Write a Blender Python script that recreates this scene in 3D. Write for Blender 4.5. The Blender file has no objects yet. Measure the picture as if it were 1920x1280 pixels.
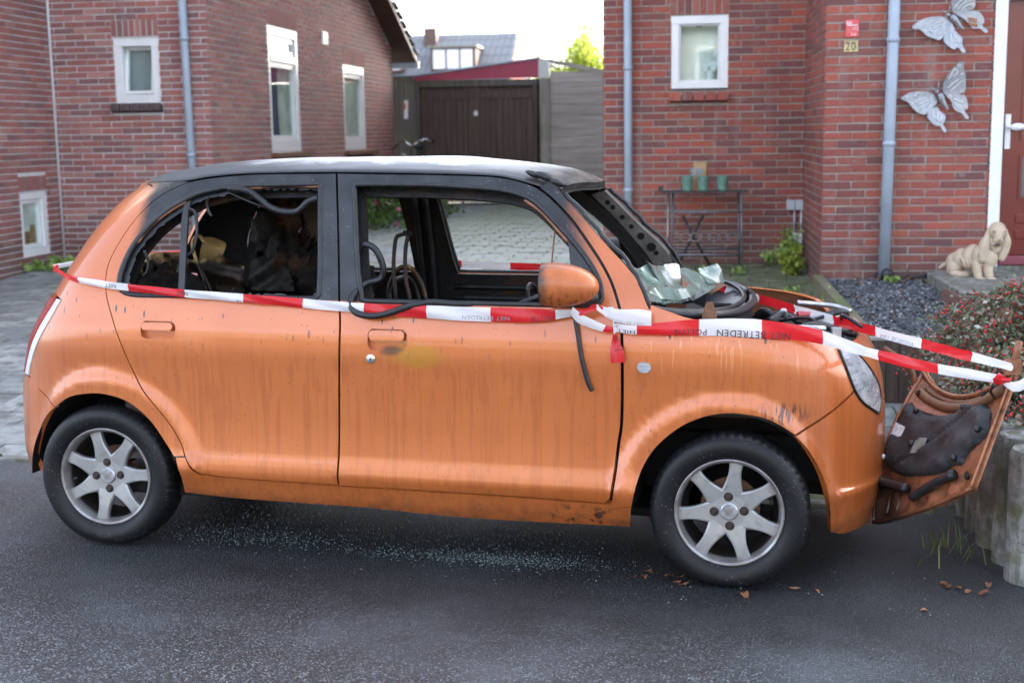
import bpy, bmesh, math, random
import numpy as np
from mathutils import Vector, Matrix
from mathutils.geometry import delaunay_2d_cdt
rad=math.radians
random.seed(7); RNG=np.random.default_rng(11)
SC=bpy.context.scene
COL=SC.collection
# ------------------------------------------------------------------ camera, sky, sun, exposure
CAMP=np.array([2.628,-5.1513,1.5797]); YAW,PITCH,ROLL,FPX=.2207,.1585,-.0148,2450.
_f=np.array([-math.sin(YAW)*math.cos(PITCH),math.cos(YAW)*math.cos(PITCH),-math.sin(PITCH)])
_r=np.array([math.cos(YAW),math.sin(YAW),0.]); _u=np.cross(_r,_f)
_R=math.cos(ROLL)*_r+math.sin(ROLL)*_u; _U=-math.sin(ROLL)*_r+math.cos(ROLL)*_u
cam=bpy.data.objects.new('camera',bpy.data.cameras.new('camera')); COL.objects.link(cam)
m=Matrix.Identity(4)
for i in range(3):
    m[i][0]=_R[i]; m[i][1]=_U[i]; m[i][2]=-_f[i]; m[i][3]=CAMP[i]
cam.matrix_world=m
cam.data.sensor_width=36; cam.data.lens=36*FPX/1920; cam.data.clip_start=.05; cam.data.clip_end=900
cam.data.dof.use_dof=True; cam.data.dof.focus_distance=4.55; cam.data.dof.aperture_fstop=3.6
SC.camera=cam
SUN_AZ,SUN_EL=rad(55),rad(25)      # direction of the sun in the ground plane (from +x) and height
w=bpy.data.worlds.new('World'); SC.world=w; w.use_nodes=True
nt=w.node_tree; bg=nt.nodes['Background']; sk=nt.nodes.new('ShaderNodeTexSky')
sk.sky_type='NISHITA'; sk.sun_disc=False; sk.sun_elevation=SUN_EL; sk.sun_rotation=math.pi/2-SUN_AZ
sk.air_density=.7; sk.dust_density=3.0; sk.ozone_density=2.5
hs_=nt.nodes.new('ShaderNodeHueSaturation'); hs_.inputs['Saturation'].default_value=.52      # thin high haze: a pale, whitish sky
nt.links.new(sk.outputs[0],hs_.inputs['Color']); nt.links.new(hs_.outputs[0],bg.inputs[0]); bg.inputs[1].default_value=.15
sl=bpy.data.lights.new('sun','SUN'); sl.energy=3.2; sl.angle=rad(.55); sl.color=(1,.90,.76)
so=bpy.data.objects.new('sun',sl); COL.objects.link(so)
sd=Vector((math.cos(SUN_AZ)*math.cos(SUN_EL),math.sin(SUN_AZ)*math.cos(SUN_EL),math.sin(SUN_EL)))
so.rotation_euler=sd.to_track_quat('Z','Y').to_euler()
vs=SC.view_settings; vs.view_transform='Standard'; vs.look='None'; vs.gamma=1; vs.exposure=2.92; vs.use_curve_mapping=False
SC.render.engine='CYCLES'; SC.cycles.use_denoising=True; SC.cycles.max_bounces=8; SC.cycles.transparent_max_bounces=16
def project(P):
    d=np.asarray(P,float)-CAMP; z=d@_f
    return 960+FPX*(d@_R)/z, 640-FPX*(d@_U)/z, z
# ------------------------------------------------------------------ object helpers
def tag(o,label=None,cat=None,group=None,kind=None):
    if label: o['label']=label
    if cat: o['category']=cat
    if group: o['group']=group
    if kind: o['kind']=kind
    return o
def thing(name,label,cat,loc=(0,0,0),rz=0,group=None,mat=None):
    o=bpy.data.objects.new(name,None); COL.objects.link(o); o.empty_display_size=.1
    if mat is not None: o.matrix_world=mat
    else:
        o.location=loc; o.rotation_euler=(0,0,rz)
    return tag(o,label,cat,group)
def add(name,me,parent=None,loc=None,rot=None):
    o=bpy.data.objects.new(name,me); COL.objects.link(o)
    if parent is not None: o.parent=parent
    if loc is not None: o.location=loc
    if rot is not None: o.rotation_euler=rot
    return o
def mesh(name,verts,faces,mat=None,smooth=False,normals=None,mi=None):
    me=bpy.data.meshes.new(name)
    verts=np.asarray(verts,float)
    me.from_pydata(verts.tolist() if len(verts) else [],[],faces if isinstance(faces,list) else faces.tolist())
    for mm in (mat if isinstance(mat,(list,tuple)) else [mat]):
        if mm is not None: me.materials.append(mm)
    if mi is not None: me.polygons.foreach_set('material_index',np.asarray(mi,np.int32))
    if smooth or normals is not None: me.polygons.foreach_set('use_smooth',np.ones(len(me.polygons),bool))
    me.update()
    if normals is not None: me.normals_split_custom_set_from_vertices([tuple(n) for n in normals])
    return me
class MB:
    """collects simple solids, then links them as one mesh object"""
    def __init__(s): s.v=[]; s.f=[]; s.m=[]; s.n=0; s.sm=[]
    def raw(s,v,f,mi=0,smooth=False):
        v=np.asarray(v,float).reshape(-1,3); s.v.append(v)
        for q in f: s.f.append([int(i)+s.n for i in q]); s.m.append(mi); s.sm.append(smooth)
        s.n+=len(v); return s
    def box(s,c,d,M=None,mi=0,top=None):
        x,y,z=[k/2 for k in d]; tx,ty=(x,y) if top is None else (top[0]/2,top[1]/2)
        v=np.array([(-x,-y,-z),(x,-y,-z),(x,y,-z),(-x,y,-z),(-tx,-ty,z),(tx,-ty,z),(tx,ty,z),(-tx,ty,z)])
        if M is not None: v=v@np.array(M).T
        return s.raw(v+np.array(c),[(3,2,1,0),(4,5,6,7),(0,1,5,4),(1,2,6,5),(2,3,7,6),(3,0,4,7)],mi)
    def tube(s,pts,r,seg=8,mi=0,cap=True,closed=False):
        pts=np.asarray(pts,float); n=len(pts); r=np.broadcast_to(np.asarray(r,float),(n,))
        tg=np.gradient(pts,axis=0)
        if closed: tg=np.roll(pts,-1,0)-np.roll(pts,1,0)
        tg/=np.linalg.norm(tg,axis=1)[:,None]+1e-12
        a=np.array([0,0,1.]) if abs(tg[0][2])<.9 else np.array([1.,0,0])
        V=[]; nn=np.cross(tg[0],a); nn/=np.linalg.norm(nn)
        for i in range(n):
            nn=nn-tg[i]*(nn@tg[i]); nn/=np.linalg.norm(nn)+1e-12; b=np.cross(tg[i],nn)
            th=np.arange(seg)*2*np.pi/seg
            V.append(pts[i]+r[i]*(np.cos(th)[:,None]*nn+np.sin(th)[:,None]*b))
        F=[]
        for i in range(n if closed else n-1):
            j=(i+1)%n
            for k in range(seg): F.append((i*seg+k,i*seg+(k+1)%seg,j*seg+(k+1)%seg,j*seg+k))
        if cap and not closed: F+= [tuple(range(seg))[::-1],tuple((n-1)*seg+k for k in range(seg))]
        return s.raw(np.concatenate(V),F,mi,True)
    def lathe(s,prof,seg=32,axis='z',c=(0,0,0),mi=0,M=None,ang=2*np.pi):
        prof=[np.asarray(q,float) for q in prof]; out=[prof[0]]; brk=[]
        for i in range(1,len(prof)):
            out.append(prof[i]); brk.append(False)
            if i+1<len(prof):
                a_,b_=prof[i]-prof[i-1],prof[i+1]-prof[i]
                if abs(math.atan2(a_[0]*b_[1]-a_[1]*b_[0],a_@b_))>.5: out.append(prof[i]); brk.append(True)
        prof=np.array(out); n=len(prof); full=abs(ang-2*np.pi)<1e-6
        th=np.arange(seg if full else seg+1)*ang/seg; k=len(th)
        r=prof[:,0][:,None]; h=np.broadcast_to(prof[:,1][:,None],(n,k))
        a,b=r*np.cos(th),r*np.sin(th)
        V={'z':np.stack([a,b,h],-1),'y':np.stack([a,h,b],-1),'x':np.stack([h,a,b],-1)}[axis].reshape(-1,3)
        if M is not None: V=V@np.array(M).T
        F=[]
        for i in range(n-1):
            if brk[i]: continue
            for j in range(seg):
                q=(i*k+j,i*k+(j+1)%k,(i+1)*k+(j+1)%k,(i+1)*k+j); F.append(q if axis!='y' else q[::-1])
        return s.raw(V+np.array(c),F,mi,True)
    def prism(s,poly,h0,h1,frame,mi=0):
        """poly in 2D; frame=(origin,a,b,n): extruded along n from h0 to h1"""
        o,a,b,n=[np.asarray(k,float) for k in frame]; P=np.asarray(poly,float); k=len(P)
        base=o+P[:,:1]*a+P[:,1:]*b; V=np.concatenate([base+n*h0,base+n*h1])
        F=[tuple(range(k))[::-1],tuple(range(k,2*k))]+[(i,(i+1)%k,k+(i+1)%k,k+i) for i in range(k)]
        return s.raw(V,F,mi)
    def ball(s,c,r,seg=12,rings=8,mi=0,M=None):
        r=np.broadcast_to(np.asarray(r,float),(3,)); V=[]
        for i in range(rings+1):
            ph=np.pi*i/rings
            for j in range(seg):
                th=2*np.pi*j/seg; V.append((math.sin(ph)*math.cos(th)*r[0],math.sin(ph)*math.sin(th)*r[1],math.cos(ph)*r[2]))
        V=np.array(V)
        if M is not None: V=V@np.array(M).T
        F=[(i*seg+j,(i+1)*seg+j,(i+1)*seg+(j+1)%seg,i*seg+(j+1)%seg) for i in range(rings) for j in range(seg)]
        return s.raw(V+np.array(c),F,mi,True)
    def data(s,name,mat):
        me=mesh(name,np.concatenate(s.v) if s.v else np.zeros((0,3)),s.f,mat,mi=s.m)
        me.polygons.foreach_set('use_smooth',np.array(s.sm,bool)); me.update()
        return me
    def build(s,name,mat,parent=None,loc=None,rot=None,bevel=0):
        me=s.data(name,mat)
        if bevel:
            bm=bmesh.new(); bm.from_mesh(me); bmesh.ops.remove_doubles(bm,verts=bm.verts,dist=1e-5)
            bmesh.ops.bevel(bm,geom=[e for e in bm.edges if e.is_manifold and e.calc_face_angle(0)>.5],offset=bevel,segments=2,profile=.6,affect='EDGES'); bm.to_mesh(me); bm.free()
        return add(name,me,parent,loc,rot)
def spline(pts,n=8,closed=False):
    P=np.asarray(pts,float); k=len(P); out=[]
    for i in range(k if closed else k-1):
        p1,p2=P[i],P[(i+1)%k]; p0=P[i-1] if (closed or i>0) else 2*p1-p2; p3=P[(i+2)%k] if (closed or i+2<k) else 2*p2-p1
        for t in np.arange(n)/n:
            out.append(.5*((2*p1)+(-p0+p2)*t+(2*p0-5*p1+4*p2-p3)*t*t+(-p0+3*p1-3*p2+p3)*t**3))
    if not closed: out.append(P[-1])
    return np.array(out)
def rotz(a): c,s=math.cos(a),math.sin(a); return np.array([[c,-s,0],[s,c,0],[0,0,1.]])
def rotx(a): c,s=math.cos(a),math.sin(a); return np.array([[1.,0,0],[0,c,-s],[0,s,c]])
def roty(a): c,s=math.cos(a),math.sin(a); return np.array([[c,0,s],[0,1.,0],[-s,0,c]])
# ------------------------------------------------------------------ material helpers
class G:
    """short-hand for building a node material"""
    def __init__(s,name):
        s.m=bpy.data.materials.new(name); s.m.use_nodes=True; s.t=s.m.node_tree; s.b=s.t.nodes['Principled BSDF']
        s.co=s.t.nodes.new('ShaderNodeTexCoord'); s.out=s.t.nodes['Material Output']
    def put(s,sock,v):
        if isinstance(v,bpy.types.NodeSocket): s.t.links.new(v,sock)
        elif isinstance(v,(tuple,list)) and sock.type=='RGBA': sock.default_value=(*v[:3],1)
        else: sock.default_value=v
    def set(s,**k):
        for a,v in k.items(): s.put(s.b.inputs[a.replace('_',' ')],v)
        return s
    def n(s,typ,ins={},**at):
        d=s.t.nodes.new('ShaderNode'+typ)
        for a,v in at.items(): setattr(d,a,v)
        for i,v in ins.items(): s.put(d.inputs[i],v)
        return d
    def xyz(s,which='Object'):
        d=s.n('SeparateXYZ',{0:s.co.outputs[which]}); return d.outputs
    def mapped(s,scale=(1,1,1),which='Object',loc=(0,0,0),rot=(0,0,0)):
        return s.n('Mapping',{'Vector':s.co.outputs[which],'Scale':scale,'Location':loc,'Rotation':rot}).outputs[0]
    def noise(s,scale,vec=None,detail=4,rough=.55,dist=0,col=False):
        d=s.n('TexNoise',{'Scale':scale,'Detail':detail,'Roughness':rough,'Distortion':dist,'Vector':vec if vec is not None else s.co.outputs['Object']})
        return d.outputs[1 if col else 0]
    def voro(s,scale,vec=None,feature='F1',out='Distance',rnd=1):
        d=s.n('TexVoronoi',{'Scale':scale,'Randomness':rnd,'Vector':vec if vec is not None else s.co.outputs['Object']},feature=feature); return d.outputs[out]
    def step(s,v,a,b,lo=0,hi=1):
        return s.n('MapRange',{0:v,1:a,2:b,3:lo,4:hi},interpolation_type='SMOOTHSTEP').outputs[0]
    def mth(s,op,a,b=0,c=None,clamp=False):
        d=s.n('Math',{0:a,1:b},operation=op); d.use_clamp=clamp
        if c is not None: s.put(d.inputs[2],c)
        return d.outputs[0]
    def mul(s,*a):
        v=a[0]
        for b in a[1:]: v=s.mth('MULTIPLY',v,b)
        return v
    def mix(s,f,a,b,mode='MIX'):
        d=s.n('Mix',{},data_type='RGBA',blend_type=mode); s.put(d.inputs[0],f); s.put(d.inputs[6],a); s.put(d.inputs[7],b); return d.outputs[2]
    def ramp(s,v,stops):
        d=s.n('ValToRGB',{0:v}); e=d.color_ramp.elements
        while len(e)<len(stops): e.new(.5)
        for i,(p,c) in enumerate(stops): e[i].position=p; e[i].color=(*c,1)
        return d.outputs[0]
    def bump(s,h,strength=.3,dist=.01,prev=None):
        d=s.n('Bump',{'Height':h,'Strength':strength,'Distance':dist})
        if prev is not None: s.put(d.inputs['Normal'],prev)
        return d.outputs[0]
    def rnd(s):
        """one random number per object and per loose piece"""
        a=s.n('ObjectInfo').outputs['Random']; b=s.n('NewGeometry').outputs['Random Per Island']
        return s.mth('FRACT',s.mth('ADD',a,b))
def simple(name,col,rough=.5,metal=0,var=0,scale=20,bump=0,bscale=60,spec=.5,coat=0,which='Object',**k):
    g=G(name); c=col
    if var:
        f=g.noise(scale,g.co.outputs[which]); c=g.mix(g.step(f,.3,.7),tuple(x*(1-var) for x in col),tuple(min(1,x*(1+var)) for x in col))
    g.set(Base_Color=c,Roughness=rough,Metallic=metal); g.b.inputs['Specular IOR Level'].default_value=spec
    if coat: g.set(Coat_Weight=coat,Coat_Roughness=.08)
    if bump: g.set(Normal=g.bump(g.noise(bscale,g.co.outputs[which]),bump,.005))
    for a,v in k.items(): g.put(g.b.inputs[a.replace('_',' ')],v)
    return g.m
# ------------------------------------------------------------------ materials
def paint_material():
    g=G('burnt_orange_paint'); x,y,z=g.xyz()
    warp=g.mth('MULTIPLY_ADD',g.noise(7,detail=5),.10,-.05)
    xs=g.mth('ADD',x,warp)
    soot=g.mul(g.step(z,.968,.978),g.step(xs,.085,.165),g.step(g.mth('MULTIPLY_ADD',z,.25,xs),2.22,2.10))
    base=g.mix(g.step(g.noise(1.3,g.mapped((1.5,1,1)),3),.3,.7),(.53,.134,.027),(.60,.165,.039))
    # rain streaks running down the doors
    st=g.noise(1,g.mapped((48,48,1.0)),3,.6,.5); low=g.step(z,.86,.70)
    base=g.mix(g.mul(g.step(st,.47,.62),low,.36),base,(.36,.085,.016))
    st2=g.noise(1,g.mapped((90,90,3.0),loc=(3,0,1)),2,.5,.2)
    base=g.mix(g.mul(g.step(st2,.60,.70),g.step(z,.72,.82),g.step(z,.93,.88),g.step(x,2.0,2.12),.30),base,(.78,.46,.26))
    # dust low down
    base=g.mix(g.mul(g.step(z,.30,.17),g.step(g.noise(16,detail=6),.35,.65),.55),base,(.17,.075,.035))
    # heat stain behind the front handle
    dx=g.mth('SUBTRACT',x,1.27); dz=g.mth('SUBTRACT',z,.785)
    rr=g.mth('SQRT',g.mth('ADD',g.mul(dx,dx,.55),g.mul(dz,dz,3.6)))
    base=g.mix(g.mul(g.step(g.mth('ADD',rr,g.mth('MULTIPLY_ADD',g.noise(14),.05,-.025)),.11,.035),.8),base,(.46,.20,.012))
    ch=g.mth('SQRT',g.mth('ADD',g.mul(g.mth('SUBTRACT',x,1.17),g.mth('SUBTRACT',x,1.17)),g.mul(g.mth('SUBTRACT',z,.80),g.mth('SUBTRACT',z,.80),5.)))
    base=g.mix(g.mul(g.step(ch,.055,.015),.8),base,(.06,.03,.02))
    # tar drips and flecks below the windows
    drv=g.mapped((50,10,15)); dr=g.voro(1,drv,'F1','Distance'); drr=g.n('SeparateXYZ',{0:g.voro(1,drv,'F1','Color')}).outputs[0]; drr=g.mth('MULTIPLY_ADD',g.mul(drr,drr),.30,.02); drn=g.noise(3.2,detail=2)
    dmask=g.mul(g.step(g.mth('DIVIDE',dr,drr),1.0,.75),g.step(drn,.30,.44),g.step(z,.74,.92),g.step(z,.985,.965))
    fl=g.voro(34,None); flm=g.mul(g.step(fl,.095,.06),g.step(g.noise(3.1,detail=2),.40,.56))
    fl3=g.voro(85,None); flm3=g.mul(g.step(fl3,.13,.08),g.step(g.noise(4.3,g.mapped((1,1,1),loc=(5,2,1)),2),.50,.62),.7)
    # scorch scratches on the front wing over the tyre
    sx=g.mth('SUBTRACT',x,2.565); sz=g.mth('SUBTRACT',z,.622); gg=g.mth('SQRT',g.mth('ADD',g.mul(sx,sx,.45),g.mul(sz,sz,2.4)))
    scr=g.mul(g.step(gg,.085,.02),g.step(g.noise(1,g.mapped((120,1,22),rot=(0,-.35,0)),4),.47,.58),.85)
    sill=g.mul(g.step(g.mth('ABSOLUTE',g.mth('SUBTRACT',x,1.88)),.22,.02),g.step(z,.27,.24),g.step(g.noise(22,detail=6),.52,.62),.9)
    dark=g.mth('MAXIMUM',g.mth('MAXIMUM',dmask,flm),g.mth('MAXIMUM',g.mth('MAXIMUM',scr,sill),flm3))
    base=g.mix(dark,base,(.022,.018,.018))
    wh=g.mul(g.step(g.voro(60,g.mapped(loc=(1,1,1))),.10,.06),g.step(g.noise(2.7,g.mapped(loc=(7,1,1)),2),.5,.62),.55)
    base=g.mix(wh,base,(.6,.5,.42))
    sc=g.mix(g.step(g.noise(9,detail=6),.35,.7),(.013,.014,.017),(.034,.037,.042))
    ash_glare=g.mul(g.step(g.voro(70,g.mapped(loc=(2,3,1))),.16,.07),g.step(g.noise(6,detail=3),.48,.6),.8)  # pale ash flecks on the soot
    sc=g.mix(ash_glare,sc,(.30,.31,.32))
    col=g.mix(soot,base,sc)
    rough=g.mth('ADD',g.mth('MULTIPLY_ADD',g.noise(25,detail=5),.16,.27),g.mul(soot,.16))
    g.set(Base_Color=col,Roughness=rough,Metallic=g.mth('MULTIPLY_ADD',soot,.02,.20))
    g.b.inputs['Specular IOR Level'].default_value=.5
    g.set(Coat_Weight=g.mth('MULTIPLY_ADD',soot,-.65,.80),Coat_Roughness=.06)
    h=g.mth('ADD',g.noise(140,detail=2),g.mul(soot,g.noise(60,detail=5),1.5))
    g.set(Normal=g.bump(h,.05,.004,))
    return g.m
M={}
def plaster_material():
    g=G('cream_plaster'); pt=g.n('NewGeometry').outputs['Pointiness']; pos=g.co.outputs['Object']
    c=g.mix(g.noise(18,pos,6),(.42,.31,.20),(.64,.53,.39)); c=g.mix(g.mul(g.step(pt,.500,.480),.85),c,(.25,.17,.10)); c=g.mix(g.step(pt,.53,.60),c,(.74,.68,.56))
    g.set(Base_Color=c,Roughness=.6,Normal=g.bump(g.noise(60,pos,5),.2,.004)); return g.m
def roof_material():
    g=G('scorched_roof_skin'); x,y,z=g.xyz()
    n=g.noise(5,detail=7,rough=.65)
    ash_glare=g.step(g.mth('ADD',g.mth('MULTIPLY_ADD',n,.5,-.25),g.mth('MULTIPLY',g.mth('SUBTRACT',z,1.46),6)),.02,.20)  # thin ash, plus sky glare on the crown painted in as near-white
    c=g.mix(g.noise(40,detail=5),(.016,.018,.021),(.05,.053,.06))
    c=g.mix(g.mul(ash_glare,.85),c,g.mix(g.noise(14,detail=6),(.34,.35,.36),(.80,.81,.82)))
    rust=g.mul(g.step(x,1.60,1.78),g.step(g.noise(11,g.mapped((1,.5,1)),5),.40,.65))
    c=g.mix(rust,c,g.mix(g.noise(30),(.10,.055,.03),(.30,.27,.23)))
    g.set(Base_Color=c,Roughness=g.mth('MULTIPLY_ADD',n,.25,.30),Metallic=.25)
    orange=g.mul(g.step(x,.10,.0),1.0); c2=g.mix(orange,c,(.60,.19,.045)); g.set(Base_Color=c2)
    g.set(Normal=g.bump(g.noise(55,detail=6),.22,.004)); return g.m
def brick_material(name,cols,mott=.35):
    g=G(name); r=g.rnd()
    c=g.ramp(r,[(i/(len(cols)-1),k) for i,k in enumerate(cols)])
    w=g.co.outputs['Object']; pos=g.n('NewGeometry').outputs['Position']
    f=g.noise(38,pos,6,.65); c=g.mix(g.mul(g.step(f,.42,.68),mott),c,tuple(k*.45 for k in cols[0]))
    pale=g.noise(21,pos,5,.6); c=g.mix(g.mul(g.step(pale,.56,.72),.35),c,(.42,.34,.30))
    pz=g.n('SeparateXYZ',{0:pos}).outputs[2]
    c=g.mix(g.mul(g.step(g.mth('MULTIPLY_ADD',g.noise(2.2,pos,4),.5,pz),1.12,.72),.6),c,(.085,.06,.052))
    big=g.noise(.9,pos,4); c=g.mix(g.mul(g.step(big,.45,.70),.35),c,tuple(k*.5 for k in cols[0])); st=g.noise(1,g.n('Mapping',{'Vector':pos,'Scale':(9,9,.8)}).outputs[0],4); c=g.mix(g.mul(g.step(st,.56,.72),.3),c,(.30,.25,.23))
    g.set(Base_Color=c,Roughness=.85,Normal=g.bump(g.noise(120,pos,5),.35,.004)); return g.m
def mortar_material(name,a,b):
    g=G(name); pos=g.n('NewGeometry').outputs['Position']
    g.set(Base_Color=g.mix(g.noise(25,pos,6),a,b),Roughness=.95,Normal=g.bump(g.noise(160,pos,4),.4,.004)); return g.m
def pane_material(name,tint=(.9,.95,.93),alpha=.35):
    g=G(name); tr=g.n('BsdfTransparent',{0:tint}); gl=g.n('BsdfGlossy',{0:(1,1,1),1:.03})
    bf=g.n('NewGeometry').outputs['Backfacing']; fr=g.n('Fresnel',{0:g.mth('MULTIPLY_ADD',bf,-.8333,1.5)}); f=g.mth('MULTIPLY_ADD',fr.outputs[0],.75,.02,clamp=True)
    mx=g.n('MixShader',{0:f,1:tr.outputs[0],2:gl.outputs[0]}); g.t.links.new(mx.outputs[0],g.out.inputs[0]); return g.m
def asphalt_material():
    g=G('wet_asphalt'); pos=g.co.outputs['Object']; x,y,z=g.xyz()
    st=g.voro(150,pos,'F1','Distance'); stc=g.voro(150,pos,'F1','Color'); sv=g.n('SeparateXYZ',{0:stc}).outputs[0]
    big=g.noise(.9,pos,4,.6); fine=g.noise(420,pos,2); v2=g.mapped(loc=(3,1,0)); st2=g.voro(88,v2,'F1','Distance'); sv2=g.n('SeparateXYZ',{0:g.voro(88,v2,'F1','Color')}).outputs[0]; peb=g.mul(g.step(sv2,.70,.80),g.step(st2,.42,.30))
    c=g.ramp(sv,[(0,(.024,.030,.036)),(.55,(.058,.070,.080)),(.86,(.125,.142,.155)),(1,(.32,.34,.35))])
    c=g.mix(g.step(st,.34,.66),c,(.018,.018,.020))
    c=g.mix(g.mul(peb,.75),c,g.mix(sv2,(.10,.115,.125),(.30,.33,.35)))
    # soaked, sooty ground round the car, darkened further to paint the shade under it
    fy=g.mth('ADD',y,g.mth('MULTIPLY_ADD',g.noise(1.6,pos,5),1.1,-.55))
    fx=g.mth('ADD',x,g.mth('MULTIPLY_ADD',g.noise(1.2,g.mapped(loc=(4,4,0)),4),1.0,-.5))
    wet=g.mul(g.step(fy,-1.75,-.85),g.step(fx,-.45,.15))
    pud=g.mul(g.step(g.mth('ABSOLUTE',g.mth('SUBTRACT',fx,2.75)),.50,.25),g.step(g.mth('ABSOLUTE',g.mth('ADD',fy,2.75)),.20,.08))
    wet_shade=g.mth('MAXIMUM',wet,pud)
    dry=g.step(big,.42,.66)
    c=g.mix(g.mul(dry,.40),c,(.15,.175,.19))
    c=g.mix(g.mul(wet_shade,.92),c,g.mix(1.0,c,(.17,.18,.19),'MULTIPLY'))
    rgh=g.mth('MULTIPLY_ADD',wet,.12,g.mth('MULTIPLY_ADD',dry,.08,.33))
    g.set(Base_Color=c,Roughness=rgh); g.b.inputs['Specular IOR Level'].default_value=.55
    hh=g.mth('ADD',g.mth('SUBTRACT',g.mth('MULTIPLY',fine,.3),st),g.mth('MULTIPLY',peb,.8))
    g.set(Normal=g.bump(hh,.9,.007,g.bump(g.noise(6,pos,4),.12,.03))); return g.m
def paver_material():
    g=G('grey_paver'); r=g.rnd(); pos=g.n('NewGeometry').outputs['Position']; px=g.n('SeparateXYZ',{0:pos}).outputs
    c=g.ramp(r,[(0,(.20,.225,.225)),(.5,(.28,.31,.305)),(1,(.38,.40,.385))])
    c=g.mix(g.step(g.noise(9,pos,6,.65),.40,.70),c,(.12,.125,.12))
    moss=g.mul(g.step(g.noise(.55,pos,4),.30,.50),g.step(px[0],-2.9,-1.6),g.step(px[1],3.5,6.0),g.step(g.noise(14,pos,5),.12,.55))
    c=g.mix(g.mul(moss,.88),c,(.175,.205,.10))
    m2=g.mul(g.step(px[0],1.2,1.8),g.step(px[1],3.8,5.2),g.step(g.noise(8,pos,5),.35,.6)); c=g.mix(g.mul(m2,.75),c,(.085,.095,.05))
    g.set(Base_Color=c,Roughness=g.mth('MULTIPLY_ADD',g.noise(7,pos,4),.3,.36),Normal=g.bump(g.noise(90,pos,5),.3,.006)); return g.m
def soil_material():
    g=G('mossy_joint_sand'); pos=g.co.outputs['Object']
    c=g.mix(g.step(g.noise(11,pos,5),.40,.62),(.075,.073,.060),(.11,.13,.055))
    g.set(Base_Color=c,Roughness=.95,Normal=g.bump(g.noise(70,pos,5),.5,.01)); return g.m
def wood_material(name,a,b,green=0,scale=(3,3,60),rough=.75):
    g=G(name); r=g.rnd(); v=g.n('VectorMath',{0:g.mapped(scale),1:g.n('CombineXYZ',{0:g.mul(r,20),1:g.mul(r,7),2:g.mul(r,13)}).outputs[0]},operation='ADD').outputs[0]
    f=g.noise(1,v,6,.65,.6); c=g.mix(g.step(f,.3,.72),a,b)
    c=g.mix(g.mul(r,.35),c,tuple(k*.6 for k in a))
    if green: c=g.mix(g.mul(g.step(g.noise(3,g.n('NewGeometry').outputs['Position'],5),.45,.65),green),c,(.12,.16,.05))
    g.set(Base_Color=c,Roughness=rough,Normal=g.bump(f,.3,.006)); return g.m
def leaf_material(name,cols,trans=.25,rough=.45):
    g=G(name); r=g.rnd(); c=g.ramp(r,[(i/(len(cols)-1),k) for i,k in enumerate(cols)])
    g.set(Base_Color=c,Roughness=rough)
    tl=g.n('BsdfTranslucent',{0:c}); mx=g.n('MixShader',{0:trans,1:g.b.outputs[0],2:tl.outputs[0]}); g.t.links.new(mx.outputs[0],g.out.inputs[0]); return g.m
def concrete_material():
    g=G('weathered_concrete'); pos=g.n('NewGeometry').outputs['Position']; z=g.n('SeparateXYZ',{0:pos}).outputs[2]
    c=g.mix(g.step(g.noise(9,pos,7,.65),.35,.7),(.15,.15,.135),(.40,.40,.375))
    st=g.noise(1,g.n('Mapping',{'Vector':pos,'Scale':(22,22,3)}).outputs[0],5,.6)
    c=g.mix(g.mul(g.step(st,.46,.62),.75),c,(.10,.105,.075))
    c=g.mix(g.mul(g.step(g.noise(13,pos,5),.5,.62),.6),c,(.12,.115,.045))
    sp=g.voro(55,pos); c=g.mix(g.mul(g.step(sp,.22,.10),.7),c,(.05,.05,.045))
    g.set(Base_Color=c,Roughness=.85,Normal=g.bump(g.noise(45,pos,6),.5,.008)); return g.m
def screenglass_material():
    g=G('shattered_laminated_glass'); pos=g.co.outputs['Object']
    cr=g.voro(75,pos,'DISTANCE_TO_EDGE','Distance'); crk=g.step(cr,.05,.015)
    soot=g.step(g.noise(9,pos,6),.45,.68)
    c=g.mix(g.noise(12,pos,5),(.085,.145,.125),(.20,.30,.255)); c=g.mix(g.mul(crk,.5),c,(.25,.33,.31)); c=g.mix(g.mul(soot,.6),c,(.10,.095,.06))
    g.set(Base_Color=c,Roughness=.13,Alpha=g.mth('MULTIPLY_ADD',crk,.10,.88)); g.b.inputs['Coat Weight'].default_value=.6
    g.set(Normal=g.bump(g.noise(30,pos,5),.4,.01)); return g.m
def char_material(name,a,b,rust=.25,rough=.6):
    g=G(name); pos=g.co.outputs['Object']; c=g.mix(g.noise(14,pos,6),a,b)
    c=g.mix(g.mul(g.step(g.noise(5,pos,5),.52,.70),rust),c,(.14,.052,.018))
    g.set(Base_Color=c,Roughness=rough,Normal=g.bump(g.noise(40,pos,6),.6,.01)); return g.m
def tyre_material():
    g=G('tyre_rubber'); pos=g.co.outputs['Object']
    sp=g.voro(90,pos); dust=g.mul(g.step(sp,.16,.08),g.step(g.noise(9,pos,3),.46,.6),.75)
    c=g.mix(g.noise(8,pos,5),(.004,.0043,.005),(.011,.0115,.0125)); c=g.mix(dust,c,(.40,.40,.40))
    g.b.inputs['Specular IOR Level'].default_value=.32; g.set(Base_Color=c,Roughness=.46,Normal=g.bump(g.noise(70,pos,4),.15,.003)); return g.m
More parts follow.
